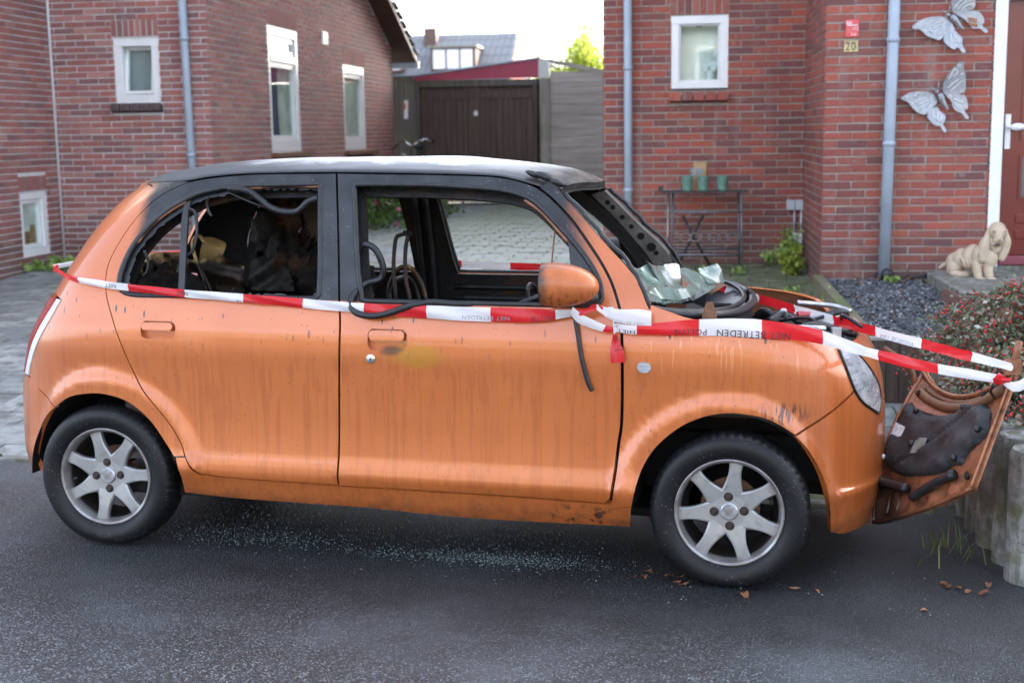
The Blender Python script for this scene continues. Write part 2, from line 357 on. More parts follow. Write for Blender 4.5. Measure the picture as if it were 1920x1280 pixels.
def rim_material():
    g=G('dirty_alloy'); pos=g.co.outputs['Object']; x,y,z=g.xyz()
    r=g.mth('SQRT',g.mth('ADD',g.mul(x,x),g.mul(z,z)))
    c=g.mix(g.noise(30,pos,5),(.29,.285,.28),(.45,.445,.44)); 
    d=g.mul(g.step(r,.15,.19),g.step(g.noise(12,pos,6),.3,.62)); c=g.mix(g.mul(d,.75),c,(.15,.11,.095))
    c=g.mix(g.mul(g.step(g.noise(24,pos,6),.56,.72),.45),c,(.12,.10,.09))
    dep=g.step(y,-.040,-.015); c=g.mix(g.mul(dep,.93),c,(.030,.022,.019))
    g.set(Base_Color=c,Roughness=.42,Metallic=.55,Normal=g.bump(g.noise(200,pos,3),.06,.002)); return g.m
def cover_material():
    g=G('bonnet_insulation'); pos=g.co.outputs['Object']; f=g.noise(5,pos,6,.6)
    c=g.mix(g.step(f,.35,.7),(.006,.0075,.009),(.024,.028,.031)); c=g.mix(g.mul(g.step(g.noise(14,pos,6),.55,.7),.3),c,(.09,.092,.092))
    g.set(Base_Color=c,Roughness=.62,Normal=g.bump(g.noise(120,pos,3),.25,.004,g.bump(g.noise(9,pos,5),.5,.03))); return g.m
def lamp_lens_material():
    g=G('headlamp_lens'); pos=g.co.outputs['Object']; x,y,z=g.xyz()
    ln=g.mth('SINE',g.mul(z,420)); c=g.mix(g.step(g.noise(9,pos,4),.3,.7),(.42,.46,.50),(.80,.83,.86))
    c=g.mix(g.mul(g.step(g.noise(1,g.mapped((16,16,46)),3),.52,.60),.5),c,(.22,.23,.25)); 
    g.set(Base_Color=c,Roughness=.16,Metallic=.45,Coat_Weight=1.0,Coat_Roughness=.05,Normal=g.bump(ln,.10,.002)); return g.m
def underside_material():
    g=G('scorched_copper_underside'); x,y,z=g.xyz(); n=g.noise(9,None,6)
    c=g.mix(n,(.20,.066,.030),(.40,.165,.08)); c=g.mix(g.mul(g.step(g.noise(16,g.mapped((1,1,2)),6),.48,.66),.6),c,(.07,.03,.02))
    s=g.mul(g.step(g.mth('MULTIPLY_ADD',n,.16,x),3.17,3.03),g.step(g.mth('MULTIPLY_ADD',n,.2,z),.52,.36)); c=g.mix(g.mul(s,.9),c,(.012,.010,.009))
    g.set(Base_Color=c,Roughness=g.mth('MULTIPLY_ADD',n,.3,.14),Metallic=.35,Normal=g.bump(g.noise(35,None,6),.35,.008)); return g.m
def goldz_material():
    g=G('scorched_seat_metal'); x,y,z=g.xyz(); n=g.noise(17,None,6); t=g.mul(g.step(g.mth('MULTIPLY_ADD',n,.22,z),1.155,1.215),1)
    c=g.mix(g.noise(30),(.006,.005,.004),(.03,.018,.01)); c=g.mix(g.step(g.noise(7,None,5),.55,.7),c,(.12,.045,.012)); c=g.mix(t,c,g.mix(g.noise(20,None,5),(.34,.19,.06),(.62,.44,.20)))
    g.set(Base_Color=c,Roughness=.4,Metallic=.3,Normal=g.bump(g.noise(40,None,6),.5,.008)); return g.m
def rooftile_material(name,a,b,sx=3.2,sz=3.):
    g=G(name); x,y,z=g.xyz(); r=g.noise(1,g.mapped((sx*2,sx*2,sz*2)),2); c=g.mix(g.noise(3,None,5),a,b)
    row=g.mth('FRACT',g.mul(z,sz)); col=g.mth('FRACT',g.mul(x,sx))
    e=g.mth('MAXIMUM',g.step(row,.16,.0),g.step(g.mth('ABSOLUTE',g.mth('SUBTRACT',col,.5)),.38,.5)); c=g.mix(g.mul(e,.6),c,tuple(k*.4 for k in a))
    g.set(Base_Color=c,Roughness=.7,Normal=g.bump(g.mth('SUBTRACT',row,e),.6,.05)); return g.m
def pad_gravel():
    g=G('grey_gravel'); r=g.rnd(); c=g.ramp(r,[(0,(.030,.033,.037)),(.6,(.075,.082,.092)),(.9,(.16,.17,.18)),(1,(.42,.42,.40))]); g.set(Base_Color=c,Roughness=.6); return g.m
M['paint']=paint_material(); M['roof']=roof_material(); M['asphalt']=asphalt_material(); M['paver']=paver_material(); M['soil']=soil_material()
M['brickR']=brick_material('red_brick',[(.20,.066,.060),(.29,.078,.060),(.34,.087,.060),(.40,.098,.060),(.24,.074,.062),(.17,.070,.066),(.33,.115,.080),(.31,.080,.060)])
M['brickL']=brick_material('soft_red_brick',[(.27,.115,.104),(.34,.132,.112),(.38,.138,.112),(.29,.122,.112),(.21,.110,.106),(.42,.21,.175),(.33,.125,.106)],.18)
M['mortarR']=mortar_material('grey_mortar',(.26,.245,.215),(.42,.395,.345)); M['mortarL']=mortar_material('pale_mortar',(.55,.555,.55),(.70,.70,.69))
M['pvc']=simple('white_frame_paint',(.80,.81,.80),.30,var=.04,scale=6); M['pane']=pane_material('window_glass')
M['zinc']=simple('blue_grey_pipe',(.36,.42,.49),.45,var=.12,scale=3); M['tyre']=tyre_material(); M['rim']=rim_material()
M['char']=char_material('charred_inside',(.004,.004,.004),(.018,.016,.015),.35,.55); M['charflat']=char_material('soot_black',(.003,.003,.003),(.009,.009,.009),.04,.8)
M['rubber']=simple('black_rubber',(.014,.015,.017),.42,var=.4,scale=30,bump=.3,bscale=60); M['plastic']=simple('black_plastic',(.02,.021,.023),.38,var=.35,scale=14,bump=.15)
M['gold']=char_material('heat_tinted_steel',(.05,.028,.012),(.50,.30,.11),.5,.35); M['goldz']=goldz_material(); M['steel']=simple('bare_steel',(.30,.27,.24),.35,.8,var=.4,scale=15)
M['rust']=char_material('rusty_metal',(.10,.045,.022),(.25,.12,.06),.4,.6); M['alu']=simple('dull_aluminium',(.45,.46,.48),.35,.8,var=.3,scale=25)
M['bonnet']=char_material('copper_underside_paint',(.19,.068,.032),(.36,.15,.075),.45,.28); M['under']=underside_material(); M['cover']=cover_material()
M['glasschip']=simple('safety_glass',(.10,.125,.125),.10,0,coat=.6); M['screen']=screenglass_material(); M['lens']=lamp_lens_material()
M['chrome']=simple('chrome_reflector',(.75,.77,.80),.12,1.0); M['redlens']=simple('red_lens',(.50,.02,.025),.15,coat=.8); M['white']=simple('white_plastic',(.78,.79,.80),.3)
M['tapeW']=leaf_material('white_tape',[(.80,.81,.83),(.84,.85,.87)],.28,.26); M['tapeR']=leaf_material('red_tape',[(.68,.020,.028),(.74,.024,.032)],.28,.26); M['foam']=char_material('burnt_foam',(.003,.003,.003),(.014,.009,.006),.55,.85); M['greyblind']=simple('grey_blind',(.34,.38,.40),.6,var=.1,scale=3); M['brickD']=simple('dark_sill_brick',(.085,.062,.058),.8,var=.35,scale=30); M['ink']=simple('black_ink',(.015,.015,.02),.5); M['inkfaint']=simple('grey_ink',(.36,.37,.40),.5)
M['concrete']=concrete_material(); M['gravel']=pad_gravel(); M['woodD']=wood_material('dark_stained_planks',(.060,.038,.030),(.15,.100,.078),.05,(22,22,1.2)); M['woodG']=wood_material('silvered_planks',(.34,.30,.265),(.60,.55,.49),.12,(1.2,1.2,26))
M['woodB']=wood_material('brown_planks',(.085,.072,.066),(.20,.175,.16),.25,(18,18,1.0)); M['woodP']=wood_material('pale_post',(.22,.20,.17),(.40,.38,.34),.35,(18,18,1.0))
M['burg']=simple('burgundy_fascia',(.36,.035,.075),.45,var=.12,scale=3); M['soffit']=simple('brown_soffit',(.095,.050,.040),.55,var=.2,scale=4)
M['tileL']=rooftile_material('roof_tiles',(.16,.165,.16),(.30,.30,.28)); M['tileF']=rooftile_material('far_roof_tiles',(.16,.17,.18),(.26,.27,.28),3.0,2.2)
M['door']=simple('oxblood_door_paint',(.155,.018,.014),.28,var=.1,scale=4,coat=.3); M['doorL']=simple('weathered_door_sill',(.23,.055,.075),.4)
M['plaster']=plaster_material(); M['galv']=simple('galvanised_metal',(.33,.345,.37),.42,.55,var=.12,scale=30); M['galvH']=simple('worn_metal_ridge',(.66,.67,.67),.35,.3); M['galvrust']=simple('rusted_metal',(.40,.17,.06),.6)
M['darkmetal']=simple('dark_iron',(.055,.052,.055),.5,.5,var=.3,scale=20); M['greymetal']=simple('grey_iron',(.17,.18,.20),.45,.4,var=.2,scale=20)
M['pot']=simple('green_glaze',(.13,.25,.19),.3,var=.35,scale=40,bump=.5,bscale=70); M['bag']=simple('kraft_paper',(.40,.25,.13),.8,var=.15,scale=12,bump=.4,bscale=14); M['cyan']=simple('blue_print',(.06,.33,.50),.6)
M['grey']=simple('grey_plastic_box',(.42,.45,.48),.4); M['pale']=simple('pale_plastic_box',(.60,.62,.58),.4)
M['blind']=simple('pale_blind',(.80,.80,.76),.8); M['room']=simple('dim_room',(.06,.065,.065),.9); M['curtain']=simple('net_curtain',(.72,.73,.68),.85,var=.25,scale=5); M['blue']=simple('blue_check_cloth',(.05,.07,.16),.8,var=.5,scale=60)
M['brass']=simple('aged_brass',(.44,.36,.20),.4,.6,var=.25,scale=20); M['signred']=simple('red_enamel',(.66,.085,.085),.35)
M['leafG']=leaf_material('weed_leaf',[(.14,.26,.06),(.26,.42,.09),(.42,.52,.13),(.18,.30,.08)],.35); M['leafY']=leaf_material('sunlit_leaf',[(.30,.38,.05),(.46,.50,.08),(.36,.44,.06),(.22,.32,.05)],.5)
M['leafD']=leaf_material('cotoneaster_leaf',[(.05,.085,.035),(.11,.16,.07),(.24,.27,.18),(.13,.19,.08),(.24,.08,.055),(.40,.42,.34)],.15,.32); M['berry']=simple('red_berry',(.66,.016,.020),.25,coat=.4); M['twig']=simple('brown_twig',(.10,.055,.04),.7)
M['leafH']=leaf_material('hedge_leaf',[(.045,.11,.02),(.08,.17,.03),(.13,.22,.05)],.3); M['pink']=simple('pink_flower',(.55,.06,.22),.6); M['deadleaf']=leaf_material('dead_leaf',[(.22,.085,.035),(.33,.14,.06),(.15,.06,.035),(.38,.20,.09)],.15,.6)
M['bark']=simple('bark',(.09,.07,.05),.9,var=.3,scale=12); M['ground']=simple('garden_soil',(.06,.055,.042),.95,var=.3,scale=3); M['stone']=simple('stone_chip',(.35,.33,.30),.8)
M['grass']=leaf_material('grass_blade',[(.07,.12,.03),(.14,.17,.05),(.20,.18,.08)],.2)
# ------------------------------------------------------------------ the ground
HA=rad(4.94); HE=np.array([math.cos(HA),math.sin(HA),0]); HN=np.array([-math.sin(HA),math.cos(HA),0]); HZ=np.array([0,0,1.])
def H(u,v,z=0): return HE*u+HN*v+HZ*z           # house axes -> world
def zg(x,y):
    x=np.asarray(x,float); y=np.asarray(y,float); zx=-.0109*np.clip(x,-4,4)
    a=zx-.0282*np.clip(y,-1.8,.5); t=np.clip((y-.5)/6.2,0,1); tgt=.36+.009*np.clip(x,-4,4)
    return a*(1-t)+tgt*t+.0075*np.clip(y-6.7,0,9.5)
def sheet(name,xs,ys,off,mat,kind='structure'):
    X,Y=np.meshgrid(xs,ys); Z=zg(X,Y)+off; V=np.stack([X,Y,Z],-1).reshape(-1,3); n=len(xs)
    F=[(j*n+i,j*n+i+1,(j+1)*n+i+1,(j+1)*n+i) for j in range(len(ys)-1) for i in range(n-1)]
    return tag(add(name,mesh(name,V,F,mat,True)),kind=kind)
far=[-320,-160,-80,-40,-20]; mid=list(np.arange(-10,10.1,.5)); farp=[20,40,80,160,320]
sheet('ground',far+mid+farp,far+list(np.arange(-10,17.1,.5))+farp,-.030,M['ground'])
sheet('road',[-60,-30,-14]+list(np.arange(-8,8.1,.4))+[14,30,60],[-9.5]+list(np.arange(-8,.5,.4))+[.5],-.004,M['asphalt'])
pv=sheet('pavement',[-12,-9]+list(np.arange(-7,3.3,.3)),list(np.arange(.5,16.3,.3)),-.016,M['soil'])
# concrete edging between the asphalt and the paving
eb=MB()
for i in range(22):
    x0=-9+i*.55; c=(x0+.27,.545,float(zg(x0+.27,.545))-.03); eb.box(c,(.53,.07,.075))
eb.build('edging_strip',M['concrete'],pv)
# pavers: those that show largest are separate, the rest one mesh
cand=[]
for j in range(78):
    v=.50+j*.2
    for i in range(40):
        u=-8.4+i*.3+(j%2)*.15
        x,y,_=H(u+.15,v+.1)
        if y<.66 or y>16.1 or x>(3.17 if y>2.1 else 3.42) or (y>6.9 and x>.75) or (x<-2.9 and y>7.05) : continue
        if y>7 and x<-2.55-.09*(y-7.4): continue
        P=np.array([x,y,float(zg(x,y))]); sx,sy,d=project(P)
        seen=(-40<sx<240 and sy<880) or (1340<sx<1710 and 470<sy<790) or (670<sx<1040 and 340<sy<515)
        cand.append((0 if seen and -30<sx<1950 else 1,d,u,v,P))
cand.sort(key=lambda c:(c[0],c[1]))
pm=MB().box((0,0,-.02),(.296,.196,.05),top=(.289,.189)).data('paver',M['paver'])
rest=MB(); rr=random.Random(3)
nx=lambda P:math.atan2(float(zg(P[0]+.1,P[1])-zg(P[0]-.1,P[1])),.2)
ny=lambda P:math.atan2(float(zg(P[0],P[1]+.1)-zg(P[0],P[1]-.1)),.2)
for k,(s,d,u,v,P) in enumerate(cand):
    jz=rr.uniform(-.004,.004); ax=ny(P)+rr.uniform(-.008,.008); ay=-nx(P)+rr.uniform(-.008,.008); az=HA+rr.uniform(-.006,.006)
    if k<300: add('paver',pm,pv,(P[0],P[1],P[2]-.012+jz),(ax,ay,az))
    else: rest.box(P+[0,0,-.032+jz],(.292,.192,.05),rotz(az)@rotx(ax)@roty(ay),top=(.284,.184))
tag(rest.build('paver_field',M['paver'],pv),kind='stuff')
# ------------------------------------------------------------------ brick walls
class Wall:
    """a mortar wall with openings, whose bricks are laid one by one"""
    def __init__(s,name,house,o,a,out,length,z0,z1,holes,mortar,brick,zb=None,clip=None,phase=0,skip=None):
        s.a,s.out,s.o=np.array(a,float),np.array(out,float),np.array(o,float); s.brick=brick; s.house=house; s.bricks=[]
        us=sorted({0,length}|{h[0] for h in holes}|{h[1] for h in holes}); zs=sorted({z0,z1}|{h[2] for h in holes}|{h[3] for h in holes})
        mb=MB(); T=.20
        end=lambda u:.012 if u==0 else (-.012 if u==length else 0)
        inside=lambda u,z:any(h[0]<u<h[1] and h[2]<z<h[3] for h in holes)
        for i in range(len(us)-1):
            for j in range(len(zs)-1):
                u0,u1,q0,q1=us[i],us[i+1],zs[j],zs[j+1]
                if inside((u0+u1)/2,(q0+q1)/2): continue
                u0+=end(u0); u1+=end(u1); poly=[(u0,q0),(u1,q0),(u1,q1),(u0,q1)]
                if clip:
                    lim=lambda u:clip[1]+clip[2]*(clip[0]-u)
                    if q0>max(lim(u0),lim(u1)): continue
                    poly=[(u0,q0),(u1,q0),(u1,min(q1,max(q0,lim(u1)))),(u0,min(q1,max(q0,lim(u0))))]
                mb.prism(poly,-T,-.005,(s.o,s.a,HZ,s.out))
        s.obj=mb.build(name,mortar,house)
        # bricks
        zb=z1 if zb is None else zb; k=0; z=z0
        while z<zb:
            u=-.22+((k%2)*.11+phase)%.22
            while u<length:
                lo,hi=max(u,0),min(u+.2115,length); segs=[(lo,hi)]
                for h in holes+(skip or []):
                    if z+.05>h[2]+.004 and z<h[3]-.004:
                        ns=[]
                        for a_,b_ in segs:
                            if h[1]<=a_ or h[0]>=b_: ns.append((a_,b_))
                            else:
                                if h[0]>a_: ns.append((a_,h[0]))
                                if h[1]<b_: ns.append((h[1],b_))
                        segs=ns
                for a_,b_ in segs:
                    if clip and z+.05>clip[1]+clip[2]*(clip[0]-(a_+b_)/2): continue
                    if b_-a_>.018: s.bricks.append((a_,b_,z))
                u+=.22
            z+=.0625; k+=1
    def pos(s,b): return s.o+s.a*((b[0]+b[1])/2)+HZ*(b[2]+.025)
BR=random.Random(5); BCACHE={}
def brick_mesh(mat,L,up=False):
    var=BR.randrange(5); key=(mat.name,round(L*100),var)
    if key not in BCACHE:
        b=MB(); l=round(L,2) if L<.205 else L; b.box((0,0,0),(l,.022,.0515)); b.v[0]=b.v[0]+np.random.default_rng(var*97+key[1]).normal(0,.0011,(8,3))*[1.6,.6,1]; BCACHE[key]=b.data('brick',mat)
    return BCACHE[key]
def lay(walls,budget):
    """the bricks that show largest become objects, the rest one mesh per wall"""
    al=[]
    for w_ in walls:
        for b in w_.bricks:
            P=w_.pos(b); sx,sy,d=project(P); vis=-20<sx<1940 and -20<sy<560 and d>0
            if 150<sx<1230 and sy>330: vis=False
            q1,q2=project(P-w_.a*.1),project(P+w_.a*.1); al.append((0 if vis else 1,-abs(q2[0]-q1[0])*(b[1]-b[0]),w_,b))
    al.sort(key=lambda t:t[:2]); rests={}
    for k,(vis,_,w_,b) in enumerate(al):
        ang=math.atan2(w_.a[1],w_.a[0]); P=w_.pos(b)+w_.out*BR.uniform(-.0015,.0015)+HZ*BR.uniform(-.0015,.0015); L=b[1]-b[0]
        if k<budget and not vis:
            add('brick',brick_mesh(w_.brick,L),w_.obj,tuple(P-w_.out*.011),(0,0,ang+BR.uniform(-.004,.004)))
        else:
            rests.setdefault(w_,MB()).box(P-w_.out*.011,(L,.022,.0515),rotz(ang+BR.uniform(-.004,.004)))
    for w_,mb in rests.items(): tag(mb.build('brickwork',w_.brick,w_.obj),kind='stuff')
def soldier(w_,u0,u1,z0,h=.20,step=.0615):
    """upright brick arch over an opening: each brick an object of its own"""
    n=max(1,round((u1-u0)/step)); st=(u1-u0)/n; ang=math.atan2(w_.a[1],w_.a[0])
    b=MB().box((0,0,0),(st-.011,.022,h)).data('brick',w_.brick)
    for i in range(n): add('brick',b,w_.obj,tuple(w_.o+w_.a*(u0+(i+.5)*st)+HZ*(z0+h/2)-w_.out*.011),(0,0,ang))
def sill_bricks(w_,u0,u1,z,n,mat=None):
    st=(u1-u0)/n; ang=math.atan2(w_.a[1],w_.a[0]); b=MB().box((0,0,0),(st-.010,.13,.075),rotx(-.22)).data('brick',mat or w_.brick)
    for i in range(n): add('brick',b,w_.obj,tuple(w_.o+w_.a*(u0+(i+.5)*st)+w_.out*.03+HZ*z),(0,0,ang))
def ring(mb,fr,u0,u1,z0,z1,wd,h0,h1,mi=0):
    o,a,b,n=fr
    for q in ([(u0,z0),(u1,z0),(u1,z0+wd),(u0,z0+wd)],[(u0,z1-wd),(u1,z1-wd),(u1,z1),(u0,z1)],[(u0,z0+wd),(u0+wd,z0+wd),(u0+wd,z1-wd),(u0,z1-wd)],[(u1-wd,z0+wd),(u1,z0+wd),(u1,z1-wd),(u1-wd,z1-wd)]):
        mb.prism(q,h0,h1,fr,mi)
def window(w_,u0,u1,z0,z1,fw=.085,sash=.045,transom=None,inside='blind',depth=-.03,tilt=0):
    """window > frame, sash, pane, and what hangs behind the glass"""
    fr=(w_.o,w_.a,HZ,w_.out); f=MB(); ring(f,fr,u0,u1,z0,z1,fw,depth-.07,depth+.012)
    wo=f.build('window',M['pvc'],w_.house,bevel=.004)
    cells=[(z0+fw,z1-fw)]
    if transom:
        t=MB(); t.prism([(u0+fw,transom-.04),(u1-fw,transom-.04),(u1-fw,transom+.04),(u0+fw,transom+.04)],depth-.07,depth+.018,fr); t.build('transom',M['pvc'],wo)
        cells=[(z0+fw,transom-.04),(transom+.04,z1-fw)]
    for a_,b_ in cells:
        s_=MB(); ring(s_,fr,u0+fw+.003,u1-fw-.003,a_+.003,b_-.003,sash,depth-.055,depth-.008)
        g_=MB(); g_.prism([(u0+fw+sash,a_+sash),(u1-fw-sash,a_+sash),(u1-fw-sash,b_-sash),(u0+fw+sash,b_-sash)],depth-.040,depth-.034,fr)
        if tilt:
            c=w_.o+w_.a*u0+HZ*(a_+.003)+w_.out*(depth-.05); ax=w_.a
            Rm=np.array(Matrix.Rotation(tilt,3,Vector(ax)))
            for mb in (s_,g_): mb.v=[(v-c)@Rm.T+c for v in mb.v]
        s_.build('sash',M['pvc'],wo,bevel=.003); g_.build('pane',M['pane'],wo)
    bk=MB(); dd=-.17 if 'blind' in inside else -.075
    bk.prism([(u0+.02,z0+.02),(u1-.02,z0+.02),(u1-.02,z1-.02),(u0+.02,z1-.02)],dd-.02,dd,fr); bk.build('blind' if inside=='blind' else 'curtain',M[inside],wo)
    return wo,fr
def pipe(label,group,P0,P1,r=.04,joints=(.45,.8),shoe=False):
    t=thing('drainpipe',label,'drainpipe',tuple(P1),group=group); d=np.array(P0)-np.array(P1)
    MB().tube([(0,0,0),tuple(d*.5),tuple(d)],r,16).build('pipe',M['zinc'],t)
    for j in joints: MB().tube([tuple(d*(j-.006)),tuple(d*(j+.006))],r+.006,16).build('collar',M['zinc'],t)
    return t
# --- the house on the left: wall A (facing right), wall B (facing us), gable C
hl=thing('brick_house','pale jointed brick house with a tilted open window and white gable windows','house',tuple(H(-3.4,7.5,.3)))
hl.location=(0,0,0)
UA,VB,UC,VE=-4.24,7.45,-2.57,15.75
wa=Wall('wall',hl,H(UA,1.2),HN,HE,VB-1.2,.20,6.,[(5.42,5.98,.44,1.075)],M['mortarL'],M['brickL'],zb=3.9,skip=[(5.42,5.98,1.075,1.21)])
wb=Wall('wall',hl,H(UA,VB),HE,-HN,UC-UA,.25,5.6,[(.67,1.15,1.925,2.575)],M['mortarL'],M['brickL'],zb=3.9,phase=.06,skip=[(.66,1.16,2.58,2.745),(.64,1.17,1.82,1.925)])
CL=(VE-VB,2.93,.42)
wc=Wall('wall',hl,H(UC,VB),HN,HE,VE-VB,.25,6.6,[(1.90,3.10,1.42,2.83),(5.19,6.43,1.385,2.545)],M['mortarL'],M['brickL'],zb=4.6,clip=CL,skip=[(1.90,3.10,2.83,2.99),(5.19,6.43,2.55,2.745)])
lay([wa,wb,wc],300)
MB().tube([H(UA+.012,VB-.012,.30),H(UA+.012,VB-.012,4.0)],.013,6).build('corner_joint',M['mortarL'],hl)
soldier(wa,5.42,5.98,1.083,.14); soldier(wb,.66,1.16,2.585,.16); soldier(wc,1.90,3.12,2.84,.16); soldier(wc,5.19,6.44,2.555,.19)
window(wa,5.42,5.98,.44,1.075,.075,.04,inside='curtain'); window(wb,.67,1.15,1.925,2.575,.085,.03,inside='greyblind',depth=-.03,tilt=rad(-9))
w1,f1=window(wc,1.90,3.10,1.42,2.83,.10,.06,transom=2.47,inside='curtain',depth=-.02); w2,f2=window(wc,5.19,6.43,1.385,2.545,.11,.06,inside='curtain',depth=-.02)
MB().prism([(2.02,1.55),(2.45,1.55),(2.40,1.9),(2.44,2.42),(2.02,2.42)],-.073,-.069,f1).build('curtain',M['blue'],w1)
sill_bricks(wb,.64,1.17,1.875,5,M['brickD'])
for u0,u1,z in ((1.88,3.4,1.385),(5.19,6.9,1.35)):
    MB().prism([(u0,z-.05),(u1,z-.05),(u1,z),(u0,z)],-.02,.08,(wc.o,HN,HZ,HE)).build('sill',M['rust'],hl)
# things standing on the inside sill of the small window
bx=MB(); fr=(wa.o,wa.a,HZ,wa.out)
for u,z,h,wd in ((5.60,.52,.16,.10),(5.72,.52,.22,.09)): bx.prism([(u,z),(u+wd,z),(u+wd,z+h),(u,z+h)],-.074,-.066,fr)
bx.build('picture_frame',M['gold'],bpy.data.objects['window'])
vg=MB(); vg.prism([(4.16,2.755),(4.44,2.755),(4.44,2.92),(4.16,2.92)],-.01,.014,(wc.o,HN,HZ,HE))
for k in range(5): vg.prism([(4.18,2.775+k*.03),(4.42,2.775+k*.03),(4.42,2.787+k*.03),(4.18,2.787+k*.03)],.014,.022,(wc.o,HN,HZ,HE))
vg.build('air_grille',M['pale'],hl)
rf=MB(); sl_=math.atan(.42); L0=(VE+.55,2.93-.42*.55); L1=(VB+1.2,2.93+.42*(VE-VB-1.2))
rf.prism([(L0[0],L0[1]+.03),(L1[0],L1[1]+.03),(L1[0],L1[1]+.12),(L0[0],L0[1]+.12)],-7,.30,(H(UC,0),HN,HZ,HE))
roofo=rf.build('roof',M['soffit'],hl)
rt=MB()
ln=math.hypot(L1[0]-L0[0],L1[1]-L0[1]); nr=int(ln/.3)
for k in range(nr):
    t0,t1=k/nr,(k+1)/nr
    a_=np.array(L0)*(1-t0)+np.array(L1)*t0; b_=np.array(L0)*(1-t1)+np.array(L1)*t1
    rt.prism([(a_[0],a_[1]+.16),(b_[0],b_[1]+.125),(b_[0],b_[1]+.15),(a_[0],a_[1]+.19)],-7,.34,(H(UC,0),HN,HZ,HE))
rt.build('tile_course',M['tileL'],roofo)
MB().prism([(L0[0]-.02,L0[1]-.05),(L0[0]+.10,L0[1]-.05),(L0[0]+.12,L0[1]+.06),(L0[0]-.02,L0[1]+.06)],-7,.32,(H(UC,0),HN,HZ,HE)).build('gutter',M['zinc'],hl)
MB().prism([(-13,.2),(UC-.22,.2),(UC-.22,2.9),(-13,2.9)],-(VE-.05),-(VE-.3),(H(0,0),HE,HZ,-HN)).build('rear_wall',M['mortarL'],hl)
MB().prism([(UA-6,5.6),(UC,5.6),(UC,6.6),(UA-6,6.6)],-.3,0,(H(0,VB),HE,HZ,-HN)).build('eaves_board',M['soffit'],hl)
pipe('blue grey drainpipe on the brick house at the left beside the tilted window','drainpipes on the brick houses',H(-2.80,VB-.06,3.9),H(-2.775,VB-.06,.33),.040,(.30,.62,.90))
# --- the house on the right: recessed wall, side return, front wall with the door
hr=thing('brick_house','dark red brick house with a recessed white window and an oxblood front door','house',(0,0,0))
UR,VR,UP,VF=1.41,6.68,3.20,4.98
wr=Wall('wall',hr,H(UR,VR),HE,-HN,UP-UR+.05,.24,6.8,[(.610,1.115,1.93,2.58)],M['mortarR'],M['brickR'],zb=3.4,phase=.02,skip=[(.60,1.12,2.585,2.79),(.60,1.12,1.81,1.93)])
wp=Wall('wall',hr,H(UP,VF+.02),HN,-HE,VR-VF-.02,.24,6.8,[],M['mortarR'],M['brickR'],zb=3.4,phase=.11)
wf=Wall('wall',hr,H(UP,VF),HE,-HN,1.235,.24,6.8,[],M['mortarR'],M['brickR'],zb=3.4,phase=.0)
wg=Wall('wall',hr,H(5.72,VF),HE,-HN,3.3,.24,2.66,[],M['mortarR'],M['brickR'],zb=2.62)
ws=Wall('wall',hr,H(UR,VR+.02),HN,-HE,12.,.24,6.8,[],M['mortarR'],M['brickR'],zb=3.2,phase=.05)
lay([wr,wf,wp,wg,ws],300)
soldier(wr,.60,1.12,2.59,.20); sill_bricks(wr,.60,1.12,1.86,5)
ww,fw_=window(wr,.610,1.115,1.93,2.58,.072,.012,inside='blind',depth=-.02)
MB().prism([(.612,1.93),(1.113,1.93),(1.113,1.945),(.612,1.945)],-.03,.012,fw_).build('weather_bar',M['darkmetal'],ww)
pl=MB().lathe([(.0,0),(.035,0),(.045,.08),(.0,.08)],14,c=tuple(wr.o+wr.a*.96-wr.out*.13+HZ*2.02)); pl.build('flower_pot',M['white'],ww)
lf=MB()
for k in range(26):
    c=wr.o+wr.a*(.96+BR.uniform(-.05,.08))-wr.out*.12+HZ*(2.11+BR.uniform(0,.26)); d=BR.uniform(.02,.04)
    lf.box(c,(d,.004,d),roty(BR.uniform(0,3)))
lf.build('house_plant',M['white'],ww)
hs=MB(); [hs.prism([(u,2.478),(u+.014,2.478),(u+.014,2.498),(u,2.498)],-.052,-.045,fw_) for u in (.835,.862)]; hs.build('window_stay',M['darkmetal'],ww)
MB().prism([(UR+.22,.2),(UR+26,.2),(UR+26,6.8),(UR+.22,6.8)],-21.5,-VR-.25,(H(0,0),HE,HZ,-HN)).build('house_body',M['mortarR'],hr)  # body, front and roof stretched out of view to keep the sun off
MB().prism([(4.46,.2),(28,.2),(28,6.8),(4.46,6.8)],-VR,-VF-.35,(H(0,0),HE,HZ,-HN)).build('front_block',M['mortarR'],hr)
MB().prism([(4.436,2.66),(28,2.66),(28,6.8),(4.436,6.8)],-VF-.35,-VF,(H(0,0),HE,HZ,-HN)).build('upper_front',M['brickR'],hr)
rf=MB(); rf.prism([(VF-.4,6.7),(22,6.7),(13,10.6)],UR-.1,UR+27,(H(0,0),HN,HZ,HE)); rf.build('roof',M['tileL'],hr)
# front door
dr=thing('front_door','oxblood red front door in a white frame behind the sitting dog','door',tuple(H(4.62,VF+.03,.60))); dr['kind']='thing'
dfr=(np.zeros(3),HE,HZ,-HN)
f=MB(); f.prism([(-.185,-.13),(-.10,-.13),(-.10,1.90),(-.185,1.90)],-.10,.04,dfr); f.prism([(-.185,1.90),(1.05,1.90),(1.05,2.03),(-.185,2.03)],-.10,.04,dfr); f.prism([(.94,-.13),(1.05,-.13),(1.05,1.90),(.94,1.90)],-.10,.04,dfr)
f.build('frame',M['pvc'],dr,bevel=.006)
d=MB(); d.prism([(-.095,.0),(.935,.0),(.935,1.895),(-.095,1.895)],-.07,-.03,dfr)
lf_=d.build('leaf',M['door'],dr)
p_=MB()
for a_,b_,c_,d_ in ((.04,.86,.86,1.74),(.04,.42,.86,.76)):
    ring(p_,dfr,a_,c_ if False else .86,b_ if False else b_,d_,.02,-.03,-.018)
p_.build('moulding',M['door'],lf_)
